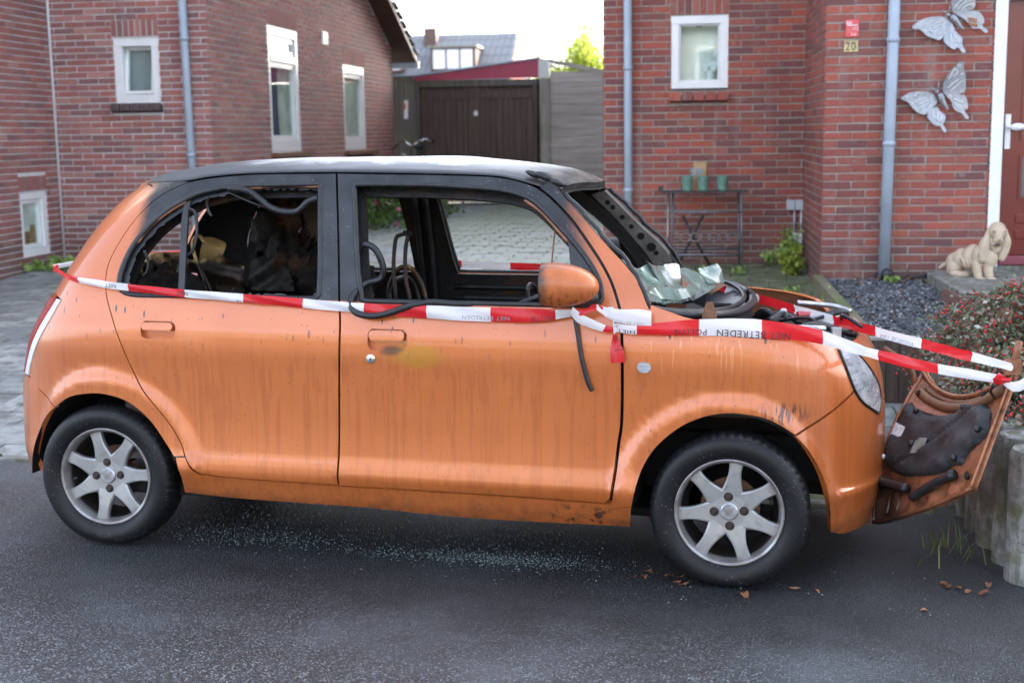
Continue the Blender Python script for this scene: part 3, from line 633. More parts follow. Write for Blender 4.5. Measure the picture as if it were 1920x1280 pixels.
for a_,b_ in ((.86,1.74),(.42,.76)): MB().prism([(.06,a_),(.84,a_),(.84,b_),(.06,b_)],-.03,-.026,dfr).build('pane',simple('obscured_glass',(.11,.12,.12),.2,coat=.5),lf_)
for z in (.12,.24): MB().prism([(.03,z),(.86,z),(.86,z+.07),(.03,z+.07)],-.03,-.02,dfr).build('raised_panel',M['door'],lf_,bevel=.006)
MB().prism([(-.09,-.075),(.935,-.075),(.935,-.005),(-.09,-.005)],-.06,.03,dfr).build('weather_sill',M['doorL'],dr,bevel=.01)
MB().prism([(-.185,-.155),(1.05,-.155),(1.05,-.08),(-.185,-.08)],-.12,.045,dfr).build('threshold',M['concrete'],dr)
hn=MB(); hn.prism([(-.075,.80),(-.035,.80),(-.035,1.06),(-.075,1.06)],-.03,-.012,dfr); ho=hn.build('handle_plate',M['white'],lf_,bevel=.004)
k=MB(); k.tube([tuple(-HN*q+HE*(-.055)+HZ*.965) for q in (-.015,.045)],.012,10); k.ball(tuple(HN*-.055+HE*.0+HZ*.965),(.055,.025,.028)); k.build('knob',M['white'],lf_)
pipe('blue grey drainpipe between the house number and the metal butterflies','drainpipes on the brick houses',H(3.70,VF-.06,3.4),H(3.672,VF-.06,.45),.042,(.34,.60))
pipe('blue grey drainpipe left of the recessed white window','drainpipes on the brick houses',H(1.635,VR-.06,3.4),H(1.643,VR-.06,.38),.038,(.22,.58))
# ------------------------------------------------------------------ the burnt car: body surface
def pchip(xs,ys):
    xs=np.array(xs,float); ys=np.array(ys,float); h=np.diff(xs); d=np.diff(ys)/h
    m=np.zeros(len(xs))
    for i in range(1,len(xs)-1):
        if d[i-1]*d[i]>0:
            w1=2*h[i]+h[i-1]; w2=h[i]+2*h[i-1]; m[i]=(w1+w2)/(w1/d[i-1]+w2/d[i])
    m[0]=d[0]; m[-1]=d[-1]
    def f(x):
        x=np.clip(np.asarray(x,float),xs[0],xs[-1]); i=np.clip(np.searchsorted(xs,x)-1,0,len(xs)-2)
        t=(x-xs[i])/h[i]
        return ys[i]*(1+2*t)*(1-t)**2+m[i]*h[i]*t*(1-t)**2+ys[i+1]*t*t*(3-2*t)+m[i+1]*h[i]*t*t*(t-1)
    return f
w0=pchip([.12,.188,.22,.25,.275,.295,.325,.35,.40,.48,.58,.70,.79,.835,.90,.97,1.10,1.25,1.38,1.44,1.50],
         [.60,.655,.676,.690,.701,.712,.722,.719,.709,.706,.710,.721,.730,.728,.715,.699,.656,.603,.552,.525,.47])
XF=[[.10,.18,.24,.30,.34,.38,.50,.65,.74,.82,.90,.95,1.6],[2.87,2.935,2.944,2.945,2.947,2.948,2.945,2.931,2.909,2.87,2.82,2.80,2.80]]
XR=[[.10,.22,.30,.45,.58,.62,.75,.90,1.05,1.20,1.32,1.40,1.46],[-.55,-.569,-.572,-.585,-.576,-.563,-.521,-.428,-.330,-.24,-.14,-.03,.08]]
X1=2.30
PF=[.62,.80]; PR=[.62,.86]
def smooth(a,b,x):
    t=np.clip((x-a)/(b-a),0,1); return t*t*(3-2*t)
X2F=pchip([.1,1.0,1.2,1.32,1.46],[.10,.12,.26,.42,.66])
def make():
    global xf,xr
    xf=pchip(*XF); xr=pchip(*XR)
make()
ZC=.262
def plan(s,z):
    """position (x, half width factor) on the side surface"""
    s=np.asarray(s,float); z=np.asarray(z,float)
    w=w0(z)
    x=np.array(s*1.0); y=w*np.ones_like(s)
    # front
    L=xf(z)-X1; a=PF[0]*L; t=np.clip((s-X1)/(3*a),0,1)
    bx=X1+3*a*t*(1-t)**2+3*L*t*t*(1-t)+L*t**3
    by=w*((1-t)**3+3*t*(1-t)**2+3*PF[1]*t*t*(1-t))
    x=np.where(s>X1,bx,x); y=np.where(s>X1,by,y)
    X2=X2F(z); L=X2-xr(z); a=PR[0]*L; t=np.clip((X2-s)/(3*a),0,1)
    bx=X2-(3*a*t*(1-t)**2+3*L*t*t*(1-t)+L*t**3)
    by=w*((1-t)**3+3*t*(1-t)**2+3*PR[1]*t*t*(1-t))
    x=np.where(s<X2,bx,x); y=np.where(s<X2,by,y)
    return x,y
def st(t,z,front):
    if front: return X1+3*PF[0]*(xf(z)-X1)*t
    return X2F(z)-3*PR[0]*(X2F(z)-xr(z))*t
def P(s,z):
    s=np.asarray(s,float); z=np.asarray(z,float); s,z=np.broadcast_arrays(s,z)
    x,y=plan(s,z)
    # wheel-arch flares
    for xc in (0.,2.39):
        r=np.hypot(s-xc,(z-ZC))
        up=smooth(-.12,.05,z-ZC)
        y=y+.020*(1-smooth(.375,.445,r))*up
    y=y+.012*smooth(.343,.333,z)*smooth(2.86,2.90,s)*smooth(3.5,3.2,s)
    return np.stack([x,-y,z],-1)

TR={'door_gap':[(0.903,1.434),(0.725,1.432),(0.568,1.429),(0.396,1.416),(0.281,1.399),(0.196,1.369),(0.136,1.332),(0.088,1.277),(0.046,1.198),(0.018,1.125),(0.01,1.068),(0.019,1.009),(0.034,0.959),(0.068,0.881),(0.103,0.798),(0.148,0.683),(0.182,0.624),(0.223,0.575),(0.268,0.523),(0.306,0.473),(0.337,0.421),(0.359,0.365),(0.383,0.33),(0.412,0.305),(0.501,0.295),(0.696,0.29),(0.957,0.288)],'bgap':[(0.902,1.434),(0.935,1.225),(0.966,0.977),(0.976,0.836),(0.964,0.588),(0.957,0.288)],'fdoor_bot':[(0.96,0.285),(1.336,0.285),(1.627,0.283),(1.87,0.278),(1.954,0.275),(1.975,0.298),(1.987,0.389),(1.998,0.494),(2.008,0.578),(2.01,0.774),(2.004,0.906),(1.994,0.973),(1.965,1.051),(1.927,1.116),(1.873,1.189),(1.813,1.262),(1.737,1.337),(1.683,1.378),(1.624,1.402),(1.513,1.423),(1.293,1.43),(0.903,1.434)],'rwin':[(0.844,1.396),(0.528,1.386),(0.375,1.364),(0.303,1.337),(0.22,1.288),(0.158,1.23),(0.108,1.156),(0.083,1.083),(0.077,1.026),(0.095,0.99),(0.157,0.976),(0.397,0.978),(0.643,0.978),(0.877,0.98),(0.888,0.993),(0.877,1.132)],'fwin':[(0.978,1.395),(1.177,1.395),(1.297,1.393),(1.517,1.38),(1.628,1.356),(1.688,1.321),(1.765,1.251),(1.84,1.176),(1.892,1.112),(1.923,1.058),(1.934,1.004),(1.919,0.98),(1.721,0.978),(1.408,0.977),(1.078,0.976),(1.052,0.991),(1.028,1.087),(1.002,1.249)],'fsail':[(1.8,1.201),(1.84,1.176),(1.892,1.112),(1.923,1.058),(1.934,1.004),(1.919,0.98),(1.836,0.98)],'apil':[(1.682,1.385),(1.737,1.344),(1.816,1.268),(1.879,1.191),(1.933,1.118),(1.971,1.052),(2.0,0.976),(2.01,0.951),(2.097,0.966),(2.108,0.993),(2.03,1.1),(1.922,1.206),(1.831,1.3),(1.768,1.363),(1.742,1.395),(1.715,1.412)],'fender':[(2.01,0.933),(2.017,0.775),(2.015,0.577),(2.005,0.494),(1.995,0.39),(1.982,0.294),(1.975,0.259),(2.05,0.272),(2.056,0.284),(2.072,0.36),(2.092,0.419),(2.126,0.479),(2.172,0.529),(2.234,0.577),(2.308,0.61),(2.378,0.623),(2.439,0.621),(2.515,0.609),(2.583,0.583),(2.649,0.549),(2.975,0.686),(2.916,0.778),(2.891,0.822),(2.882,0.852),(2.808,0.897),(2.622,0.92),(2.443,0.931),(2.265,0.943),(2.17,0.968),(2.109,0.988),(2.069,0.965)],'sill':[(0.315,0.368),(0.355,0.37),(0.38,0.326),(0.409,0.298),(0.5,0.29),(0.694,0.284),(0.956,0.281),(1.335,0.278),(1.626,0.276),(1.869,0.271),(1.972,0.27),(1.985,0.261),(2.051,0.267),(2.04,0.177),(1.723,0.171),(1.391,0.171),(1.06,0.189),(0.864,0.192),(0.515,0.198),(0.321,0.213),(0.33,0.294)],'rbump':[(-0.242,0.531),(-0.317,0.484),(-0.399,0.412),(-0.433,0.354),(-0.456,0.294),(-0.418,0.251)],'rseam':[(-0.517,0.628),(-0.378,0.585),(-0.242,0.531)],'qarch':[(-0.241,0.535),(-0.16,0.572),(-0.074,0.591),(0.011,0.596),(0.094,0.581),(0.157,0.549),(0.219,0.492),(0.273,0.418),(0.31,0.368),(0.354,0.37)],'lampedge':[(-0.518,0.632),(-0.506,0.659),(-0.417,0.759),(-0.326,0.855),(-0.253,0.944)],'lampin':[(-0.602,0.634),(-0.574,0.676),(-0.479,0.77),(-0.384,0.865),(-0.299,0.945)],'fbump':[(2.65,0.545),(2.712,0.492),(2.773,0.417),(2.812,0.344),(2.836,0.251),(2.849,0.172),(2.982,0.162),(3.128,0.158)],'fbumpseam':[(2.978,0.682),(2.65,0.545)],'headl':[(2.882,0.852),(2.891,0.822),(2.916,0.779),(2.975,0.686),(3.05,0.631),(3.203,0.574),(3.256,0.615),(3.225,0.676),(3.119,0.751),(3.025,0.807),(2.958,0.842)],'handle_r':[(0.187,0.882),(0.325,0.882),(0.327,0.817),(0.192,0.816)],'handle_f':[(1.085,0.878),(1.232,0.878),(1.232,0.802),(1.089,0.801)],'lock':[(1.098,0.77)],'indic':[(2.09,0.774)],'wbar':[(0.34,1.002),(0.307,1.339),(0.291,1.329)],'rwhole':[(0.837,1.38),(0.676,1.38),(0.537,1.371),(0.409,1.348),(0.323,1.317),(0.244,1.269),(0.185,1.212),(0.143,1.156),(0.115,1.1),(0.11,1.04),(0.12,1.005),(0.17,0.994),(0.395,0.995),(0.641,0.993),(0.861,0.992),(0.875,1.002),(0.864,1.132)]}
RHO,TAU=.0282,-.0109
_c,_s=math.cos(RHO),math.sin(RHO); _c2,_s2=math.cos(TAU),math.sin(TAU)
RC=np.array([[_c2,0,-_s2],[0,1,0],[_s2,0,_c2]])@np.array([[1,0,0],[0,_c,_s],[0,-_s,_c]])     # car -> world
def W(p): return RC@np.asarray(p,float)
car=thing('burnt_car','burnt out orange five-door hatchback with soot black roof and no bonnet','car',mat=Matrix(RC.tolist()).to_4x4())
def PN(s,z,off=0):
    s=np.asarray(s,float); z=np.asarray(z,float); h=1e-3; p=P(s,z); n=np.cross(P(s+h,z)-P(s-h,z),P(s,z+h)-P(s,z-h)); n/=np.linalg.norm(n,axis=-1)[...,None]+1e-12
    return p+n*off,n
def smooth_poly(poly,step=.016,corner=34):
    Q=np.array(poly,float); k=len(Q); cor=[]
    for i in range(k):
        a,b=Q[i]-Q[i-1],Q[(i+1)%k]-Q[i]; an=math.degrees(abs(math.atan2(a[0]*b[1]-a[1]*b[0],a@b))); cor.append(an>corner)
    if not any(cor): return resample(spline(Q,10,True),step,True)
    i0=cor.index(True); idx=[(i0+j)%k for j in range(k+1)]; out=[]; seg=[Q[idx[0]]]
    for j in idx[1:]:
        seg.append(Q[j])
        if cor[j]:
            sp=spline(np.array(seg),10) if len(seg)>2 else np.array(seg); out.append(resample(sp,step,False)[:-1]); seg=[Q[j]]
    return np.concatenate(out)
def resample(L,step,closed):
    L=np.vstack([L,L[:1]]) if closed else L
    d=np.r_[0,np.cumsum(np.linalg.norm(np.diff(L,axis=0),axis=1))]; n=max(1,int(round(d[-1]/step))); t=np.linspace(0,d[-1],n+1)
    R=np.stack([np.interp(t,d,L[:,i]) for i in range(2)],-1); return R[:-1] if closed else R
def inpoly(p,Q):
    x,y=p[:,0],p[:,1]; c=np.zeros(len(p),bool); n=len(Q)
    for i in range(n):
        x1,y1=Q[i-1]; x2,y2=Q[i]
        if y1==y2: continue
        k=((y1>y)!=(y2>y))&(x<(x2-x1)*(y-y1)/(y2-y1)+x1); c^=k
    return c
def shrink(Q,g):
    a=Q-np.roll(Q,1,0); b=np.roll(Q,-1,0)-Q; t=a/(np.linalg.norm(a,axis=1)[:,None]+1e-9)+b/(np.linalg.norm(b,axis=1)[:,None]+1e-9); t/=np.linalg.norm(t,axis=1)[:,None]+1e-9
    area=.5*np.sum(Q[:,0]*np.roll(Q[:,1],-1)-np.roll(Q[:,0],-1)*Q[:,1]); s=1 if area>0 else -1
    return Q+np.stack([-t[:,1],t[:,0]],-1)*g*s
def triang(outer,holes,h):
    loops=[outer]+holes; V=np.concatenate(loops); E=[]; k=0
    for L in loops:
        n=len(L); E+=[(k+i,k+(i+1)%n) for i in range(n)]; k+=n
    lo,hi=outer.min(0),outer.max(0); X,Y=np.meshgrid(np.arange(lo[0]+h/2,hi[0],h),np.arange(lo[1]+h/2,hi[1],h)); g=np.stack([X.ravel(),Y.ravel()],-1)
    ok=inpoly(g,outer)
    for L in holes: ok&=~inpoly(g,L)
    g=g[ok]
    if len(g): g=g[np.array([((V-q)**2).sum(1).min()>(.5*h)**2 for q in g])]
    A=np.concatenate([V,g]); r=delaunay_2d_cdt([Vector(q) for q in A.tolist()],E,[],0,1e-7)
    v=np.array([(q.x,q.y) for q in r[0]]); f=np.array([q for q in r[2] if len(q)==3]); c=v[f].mean(1)
    ok=inpoly(c,outer)
    for L in holes: ok&=~inpoly(c,L)
    return v,f[ok]
PM={}
def panel(name,outer,mat,parent=None,holes=(),h=.024,gap=.0022,depth=.016,hdepth=.05,off=0,both=True,raw=False,label=None,far_label=None,inner=None):
    """a body panel on the car's side surface, its edge turned inwards; mirrored to the far side"""
    parent=parent or car
    per=np.linalg.norm(np.diff(np.array(outer,float),axis=0),axis=1).sum(); sp_=min(.016,per/36)
    o=shrink(smooth_poly(outer,sp_),gap) if not raw else np.array(outer,float); hs=[smooth_poly(k,.006 if len(k)==20 else .016) for k in holes]
    v,f=triang(o,hs,h); p,n=PN(v[:,0],v[:,1],off)
    V=[p]; N=[n]; F=[tuple(t) for t in f]; k=len(p)
    cnt={}
    for t in f:
        for a,b in ((t[0],t[1]),(t[1],t[2]),(t[2],t[0])): cnt[(a,b)]=1
    hp=np.concatenate(hs) if hs else None
    for a,b in [e for e in cnt if (e[1],e[0]) not in cnt]:
        mid=(v[a]+v[b])/2; d=depth
        if hp is not None and ((hp-mid)**2).sum(1).min()<((o-mid)**2).sum(1).min(): d=hdepth
        if d<=0: continue
        q=np.array([p[a],p[b],p[b]-n[b]*d,p[a]-n[a]*d]); e=np.cross(p[b]-p[a],n[a]); e/=np.linalg.norm(e)+1e-12
        V.append(q); N.append(np.repeat(e[None],4,0)); F.append((k+1,k,k+3,k+2)); k+=4
    mi=[0]*len(f)+([1] if name=='windscreen_pillar' else [0])*(len(F)-len(f))
    if mat is M['paint']:
        V.append(p-n*.004); N.append(-n); F+=[tuple(int(i)+k for i in t[::-1]) for t in f]; mi+=[1]*len(f); mat=[mat,inner or M['charflat']]
    me=mesh(name,np.concatenate(V),F,mat,normals=np.concatenate(N),mi=mi)
    r=add(name,me,parent)
    if label: r['label']=label
    if both:
        q=add(name,me,parent if parent is car else parent.get('twin') and bpy.data.objects[parent['twin']] or parent)
        if parent is car or not parent.get('twin'): q.scale=(1,-1,1)
        r['twin']=q.name
        if far_label: q['label']=far_label
    return r
def twin(o): return bpy.data.objects[o['twin']]
def both_sides(mb,name,mat,parent=None):
    """one mesh on the near side and its mirror on the far side"""
    me=mb.data(name,mat); a=add(name,me,parent or car)
    b=add(name,me,twin(parent) if parent is not None else car)
    if parent is None: b.scale=(1,-1,1)
    return a,b
t_=TR
line=lambda t0,zs,front:[(float(st(t0,z,front)),z) for z in zs]
G0=[(-.10,1.33),(0,1.366),(.12,1.392),(.281,1.399)]
# --- panels of the side
q=t_['qarch'][::-1]+[]
quarter=list(reversed(t_['door_gap'][4:21]))          # up along the door gap from the sill to the roof
PENDING=lambda:[(.354,.372)]+quarter+[(q,float(GZ(plan(np.array(q),np.array(1.39))[0]))+.005) for q in (.2,.12,.05,0,-.05,-.1,-.15)]+line(.60,[1.31,1.2,1.1,1.02],False)+line(.60,[.97],False)+t_['lampedge'][::-1]+t_['rseam'][1:]+t_['qarch'][1:-1]

rd_=t_['door_gap'][::-1]+[]
rear_outer=[(.957,.288)]+[b for b in t_['bgap'][::-1][1:-1]]+[(.902,1.434)]+t_['door_gap'][1:-1]
rwin=t_['rwin']; fwin=t_['fwin']
def rr_(x0,x1,z0,z1,r,top=True):
    o=[]
    for cx,cz,a0 in ((x1-r,z0+r,-90),(x1-r,z1-r,0),(x0+r,z1-r,90),(x0+r,z0+r,180)):
        for a in np.linspace(a0,a0+90,5): o.append((cx+r*math.cos(rad(a)),cz+r*math.sin(rad(a))))
    return o
def cup_(k,g=0):
    hx=t_[k]; return rr_(min(a[0] for a in hx)-g,max(a[0] for a in hx)+g,min(a[1] for a in hx)-g,max(a[1] for a in hx)+g,.022)
rdoor=panel('rear_door',rear_outer[::-1],M['paint'],holes=[rwin,cup_('handle_r')],hdepth=.026)
fd=t_['fdoor_bot'][:-1]+[(.906,1.434)]+[(x+.004,z) for x,z in t_['bgap'][1:-1]]
fdoor=panel('front_door',fd,M['paint'],holes=[fwin,cup_('handle_f')],hdepth=.026)
panel('front_wing',t_['fender'],M['paint'],inner=M['bonnet'])
panel('windscreen_pillar',t_['apil'],M['paint'],depth=.05)
panel('sill',t_['sill'],M['paint'],off=-.004,depth=.03)
fb=[(2.978,.682),(2.65,.545)]+t_['fbump'][1:6]+[(2.95,.158),(3.12,.158)]+line(1.0,[.157,.3,.45,.60],True)
panel('front_bumper',fb+[(3.262,.603),(3.2,.571),(3.05,.628)],M['paint'],depth=.02)
st_ch=MB()
panel('nose_panel',[(3.266,.612),(3.262,.62)]+[(3.229,.678),(3.122,.753),(3.028,.809),(2.962,.846)]+line(1.0,[.86,.75,.612],True),M['paint'])
rb=t_['rseam']+t_['rbump'][1:]+line(1.0,[.25,.45,.62],False)
panel('rear_bumper',rb[::-1],M['paint'],depth=.02)
# tailgate: below and above the missing rear window
for a_,b_ in ((.625,.97),(1.29,1.405)):
    zs=list(np.linspace(a_,b_,8)); panel('tailgate',line(.61,zs,False)+line(1.0,zs[::-1],False),M['paint'],gap=0)
# lamps
hl_=panel('headlight',t_['headl'],M['lens'],off=.003,depth=.05,h=.016,gap=.004)
rim_=MB(); pts=smooth_poly(t_['headl'],.02); rim_.tube(PN(pts[:,0],pts[:,1],.001)[0],.006,6,closed=True); both_sides(rim_,'lamp_seal',M['rubber'],hl_)
tl=line(.93,[.655,.74,.84,.93],False)
panel('tail_light',t_['lampin']+tl[::-1],M['redlens'],off=.008,depth=.03)
panel('tail_light_trim',t_['lampedge']+t_['lampin'][::-1],M['white'],off=.004,depth=.03,gap=.001)
ind=[(2.09+.024*math.cos(a),.774+.019*math.sin(a)) for a in np.linspace(0,2*math.pi,29)[:-1]]
panel('side_indicator',ind,M['lens'],off=.007,depth=.012,h=.008,gap=0,raw=True)
# bumper step line
for d_ in ():
    pass
# door handles with their recess
for par,k in ((rdoor,'handle_r'),(fdoor,'handle_f')):
    hx=t_[k]; x0,x1=min(a[0] for a in hx),max(a[0] for a in hx); z1,z0=max(a[1] for a in hx),min(a[1] for a in hx)
    zm=z0+.48*(z1-z0)
    cup=panel('handle_recess',cup_(k,.002),M['paint'],par,off=-.026,depth=.0,h=.012,gap=0)
    panel('door_handle',rr_(x0+.0065,x1-.0065,zm,z1-.0065,.016),M['paint'],par,off=.012,depth=.026,h=.012,gap=0)
lk=MB(); c,n=PN(*t_['lock'][0],.004); lk.lathe([(0,.004),(.010,.004),(.016,.001),(.016,-.004)],20,'y',(0,0,0)); lk.v=[v*[1,-1,1]+c for v in lk.v]; lk.f=[f_[::-1] for f_ in lk.f]
both_sides(lk,'lock_barrel',M['chrome'],fdoor)
ls=MB(); ls.box(c+[0,-.006,0],(.003,.004,.012)); both_sides(ls,'keyhole',M['rubber'],fdoor)
# window rubbers, the bar in the rear window and the black sail panel
for par,wn,nm in ((rdoor,rwin,'window_seal'),(fdoor,fwin,'window_seal')):
    q_=smooth_poly(wn,.02); p0=PN(q_[:,0],q_[:,1],-.004)[0]
    mb=MB().tube(p0,.011,6,closed=True); a,b=both_sides(mb,nm,M['rubber'],par)
qo,qi=smooth_poly(rwin,.02),None
# torn, melted edge of the glass in the rear window
me_=[]; rr=random.Random(4); lo=resample(np.array(t_['rwhole']+t_['rwhole'][:1]),.012,False); 
inner=np.array([(x+rr.uniform(-.006,.006),z+rr.uniform(-.006,.006)) for x,z in lo[:-1]])
panel('melted_edge',rwin,M['rubber'],rdoor,holes=[inner[::1]],off=-.016,depth=0,hdepth=.006,gap=0,both=False)
wb_=t_['wbar']; panel('window_bar',[(.326,.985),(.351,.985),(.318,1.345),(.294,1.338)],M['plastic'],rdoor,off=-.006,depth=.012,gap=0,h=.02)
panel('mirror_base',t_['fsail'],M['plastic'],fdoor,off=-.002,depth=.02,gap=0)
trim=[(.90,.978),(.157,.9745),(.157,.962),(.45,.962),(.90,.966)]
# orange window frame line inside the upper edge
fo=MB(); ps=spline([(.84,1.387),(.70,1.388),(.56,1.380)],6); fo.tube(PN(ps[:,0],ps[:,1],-.006)[0],.006,6)
ps=spline([(.30,1.328),(.22,1.279),(.16,1.224),(.125,1.17)],6); fo.tube(PN(ps[:,0],ps[:,1],-.006)[0],.006,6)
fo.build('bare_frame_edge',M['bonnet'],rdoor)
fo=MB(); ps=spline([(1.63,1.347),(1.70,1.300),(1.765,1.236),(1.80,1.20)],6); fo.tube(PN(ps[:,0],ps[:,1],-.012)[0],.009,6); fo.build('bare_frame_edge',M['bonnet'],fdoor)
# --- roof
gx=[-.22,-.12,0,.12,.281,.396,.568,.903,1.293,1.513,1.624,1.69,1.76]; gz=[1.29,1.336,1.371,1.395,1.403,1.42,1.433,1.438,1.434,1.427,1.406,1.388,1.362]
GZ=pchip(gx,gz); ZCr=pchip([-.30,-.2,-.1,0,.12,.25,.43,.7,1.0,1.25,1.4,1.55,1.67,1.74,1.81],[1.28,1.330,1.372,1.413,1.449,1.470,1.487,1.496,1.501,1.500,1.491,1.477,1.457,1.436,1.398])
def roof_pt(a,v,drop=0):
    x0=.075-.155*(1-v*v); x1=1.752+.055*(1-v*v); x=x0+(x1-x0)*a
    zg_=GZ(x); s=x*1.
    for _ in range(14): s=s+(x-plan(s,zg_)[0])
    yg=plan(s,zg_)[1]+.0015
    av=np.abs(v); zc=np.maximum(ZCr(x),zg_+.002)
    return np.stack([x,yg*v,zg_+(zc-zg_)*(1-av**2.3)**.62-drop],-1)
panel('rear_quarter_panel',PENDING(),M['paint'])
aa=np.linspace(0,1,84); vv=np.sin(np.linspace(-1,1,49)*math.pi/2)
A_,V_=np.meshgrid(aa,vv); pr=roof_pt(A_,V_).reshape(-1,3); na=len(aa)
dent=.0025*np.sin(pr[:,0]*9+pr[:,1]*7)*np.sin(pr[:,0]*4-pr[:,1]*11); pr[:,2]+=dent*(np.abs(V_.ravel())<.93)
F=[(j*na+i,j*na+i+1,(j+1)*na+i+1,(j+1)*na+i) for j in range(len(vv)-1) for i in range(na-1)]
roof=add('roof',mesh('roof',pr,F,M['roof'],True),car)
pi_=roof_pt(A_,V_*.985,.03).reshape(-1,3); add('roof_lining',mesh('roof_lining',pi_,[f_[::-1] for f_ in F],M['charflat'],True),roof)
ts=np.linspace(0,1,22); up_=[roof_pt(0,v) for v in ts-1]; zl=1.372; lo_=[P(st(.36+.64*q,zl,False),zl) for q in ts]; md_=[(np.array(u)*.55+np.array(l)*.45)+[-.012,0,.004] for u,l in zip(up_,lo_)]
rh=MB(); n_=len(ts); rh.raw(np.concatenate([up_,md_,lo_]),[(r*n_+i,(r+1)*n_+i,(r+1)*n_+i+1,r*n_+i+1) for r in range(2) for i in range(n_-1)],smooth=True); both_sides(rh,'rear_header',M['roof'])
hd=MB(); e=[roof_pt(1.0,v) for v in np.linspace(-1,1,25)]; e2=[roof_pt(.985,v*.97,.045) for v in np.linspace(-1,1,25)]
vv2=np.array(e+e2); hd.raw(vv2,[(i,i+1,26+i,25+i) for i in range(24)]); hd.build('header_rail',M['roof'],roof)
fl=MB(); pc=np.array([(1.655,-.515,1.433),(1.70,-.525,1.424),(1.745,-.533,1.404)])
for k,(c_,r_) in enumerate(zip(pc,((.035,.022,.012),(.045,.026,.016),(.035,.022,.014)))): fl.ball(c_,r_,12,8,M=roty(.35))
fl.build('curled_roof_trim',M['rubber'],roof)
# --- windscreen pillars: inner face with its holes
s0=np.array([(2.097,.966),(2.03,1.1),(1.922,1.206),(1.831,1.3),(1.768,1.363)]); s1=np.array([(1.99,.966),(1.955,1.06),(1.865,1.175),(1.79,1.262),(1.70,1.352)])
def pil(k,off):
    a=resample(spline(s0,6),.03,False); b=np.stack([np.interp(np.linspace(0,1,len(a)),np.linspace(0,1,len(spline(s1,6))),spline(s1,6)[:,i]) for i in range(2)],-1)
    return PN(a[:,0],a[:,1],off[0])[0],PN(b[:,0],b[:,1],off[1])[0]
a_,b_=pil(0,(-.012,-.035)); c_=a_*1.; c_[:,1]+=.045; c_[:,0]-=.01; d_=b_*1.; d_[:,1]+=.02
mb=MB(); n_=len(a_)
for u_,v_ in ((a_,c_),(c_,d_),(d_,b_)):
    mb.raw(np.concatenate([u_,v_]),[(i,i+1,n_+i+1,n_+i) for i in range(n_-1)])
pa,pb=both_sides(mb,'pillar_inner',char_material('scorched_pillar_steel',(.03,.027,.025),(.26,.235,.21),.25,.38))
hh=MB()
for f_,s_ in ((.10,.012),(.16,.012),(.26,.011),(.40,.011),(.52,.017),(.60,.021),(.70,.012),(.84,.010)):
    i=int((1-f_)*(n_-1)); c=(c_[i]*.5+d_[i]*.5); nrm=np.cross(c_[min(i+1,n_-1)]-c_[i-1],d_[i]-c_[i]); nrm/=np.linalg.norm(nrm); nrm*=np.sign(nrm[1]) or 1
    u_=(c_[min(i+1,n_-1)]-c_[i-1]); u_/=np.linalg.norm(u_); v_=np.cross(nrm,u_)
    ring_=[c+nrm*.003+s_*(math.cos(t)*u_+math.sin(t)*v_) for t in np.linspace(0,2*math.pi,13)[:-1]]; hh.raw(ring_,[tuple(range(12)),tuple(range(12))[::-1]])
for o_ in both_sides(hh,'pillar_hole',M['charflat']): o_['kind']='stuff'
edge=MB(); rr=random.Random(9); pe=a_+np.array([(rr.uniform(-.004,.004),rr.uniform(-.003,.003),rr.uniform(0,.007)) for _ in range(n_)])+[.006,-.002,.008]; edge.tube(pe,.009,6); both_sides(edge,'screen_rubber',M['rubber'])
# --- inner shell seen through the windows
grow=lambda Q,g:shrink(smooth_poly(Q),g)
shell=[(.10,.25),(2.02,.25),(2.02,.95),(1.97,1.05),(1.88,1.17),(1.74,1.325),(1.62,1.385),(1.3,1.41),(.9,1.415),(.5,1.41),(.28,1.385),(.12,1.30),(.04,1.15),(.03,.97)]
panel('inner_shell',shell,M['char'],holes=[grow(rwin,.022),grow(fwin,.020)],off=-.075,depth=0,hdepth=.012,gap=0,h=.04,raw=False)
rib=MB()
for z_,o_ in ((.93,-.085),(.885,-.10),(.80,-.09)):
    xs=np.linspace(1.05,1.93,14); rib.tube(PN(xs,np.full(14,z_),o_)[0],.013,6)
for x_ in (.905,.955):
    zs=np.linspace(.60,1.38,14); rib.tube(PN(np.full(14,x_),zs,-.095)[0],.016,6)
both_sides(rib,'door_rib',M['plastic'])
# bare copper edge on the B post
rs=MB(); zs=np.linspace(1.0,1.30,8); rs.tube(PN(np.interp(zs,[1.0,1.3],[1.032,.985]),zs,-.035)[0],.006,6); both_sides(rs,'post_edge',M['rust'])
# --- floor, firewall, wheel arches, engine bay
mb=MB(); mb.box((1.0,0,.235),(1.9,1.24,.09)); mb.box((1.93,0,.58),(.03,1.28,.66)); mb.box((.05,0,.45),(.9,.62,.5)); mb.box((2.42,0,.40),(.86,.74,.16)); mb.box((1.2,0,.185),(2.2,.9,.03))
mb.build('floor_pan',M['charflat'],car)
for xc in (0,2.39):
    mb=MB(); th=np.linspace(rad(-2),rad(182),40); r_=.345
    for ya,yb,rr0,rr1 in ((-.655,-.30,r_,r_-.01),(-.30,-.29,r_-.01,.0)):
        o=[(xc+rr0*math.cos(t),ya,ZC+rr0*math.sin(t)) for t in th]; i_=[(xc+rr1*math.cos(t),yb,ZC+rr1*math.sin(t)) for t in th]; k=len(th)
        mb.raw(o+i_,[(i,i+1,k+i+1,k+i) for i in range(k-1)])
    both_sides(mb,'wheel_arch_liner',M['charflat'])
for sy in (-.46,.46): MB().box((2.40,sy,.69),(.80,.02,.26)).build('bay_side',M['char'],car)
rr=random.Random(21)
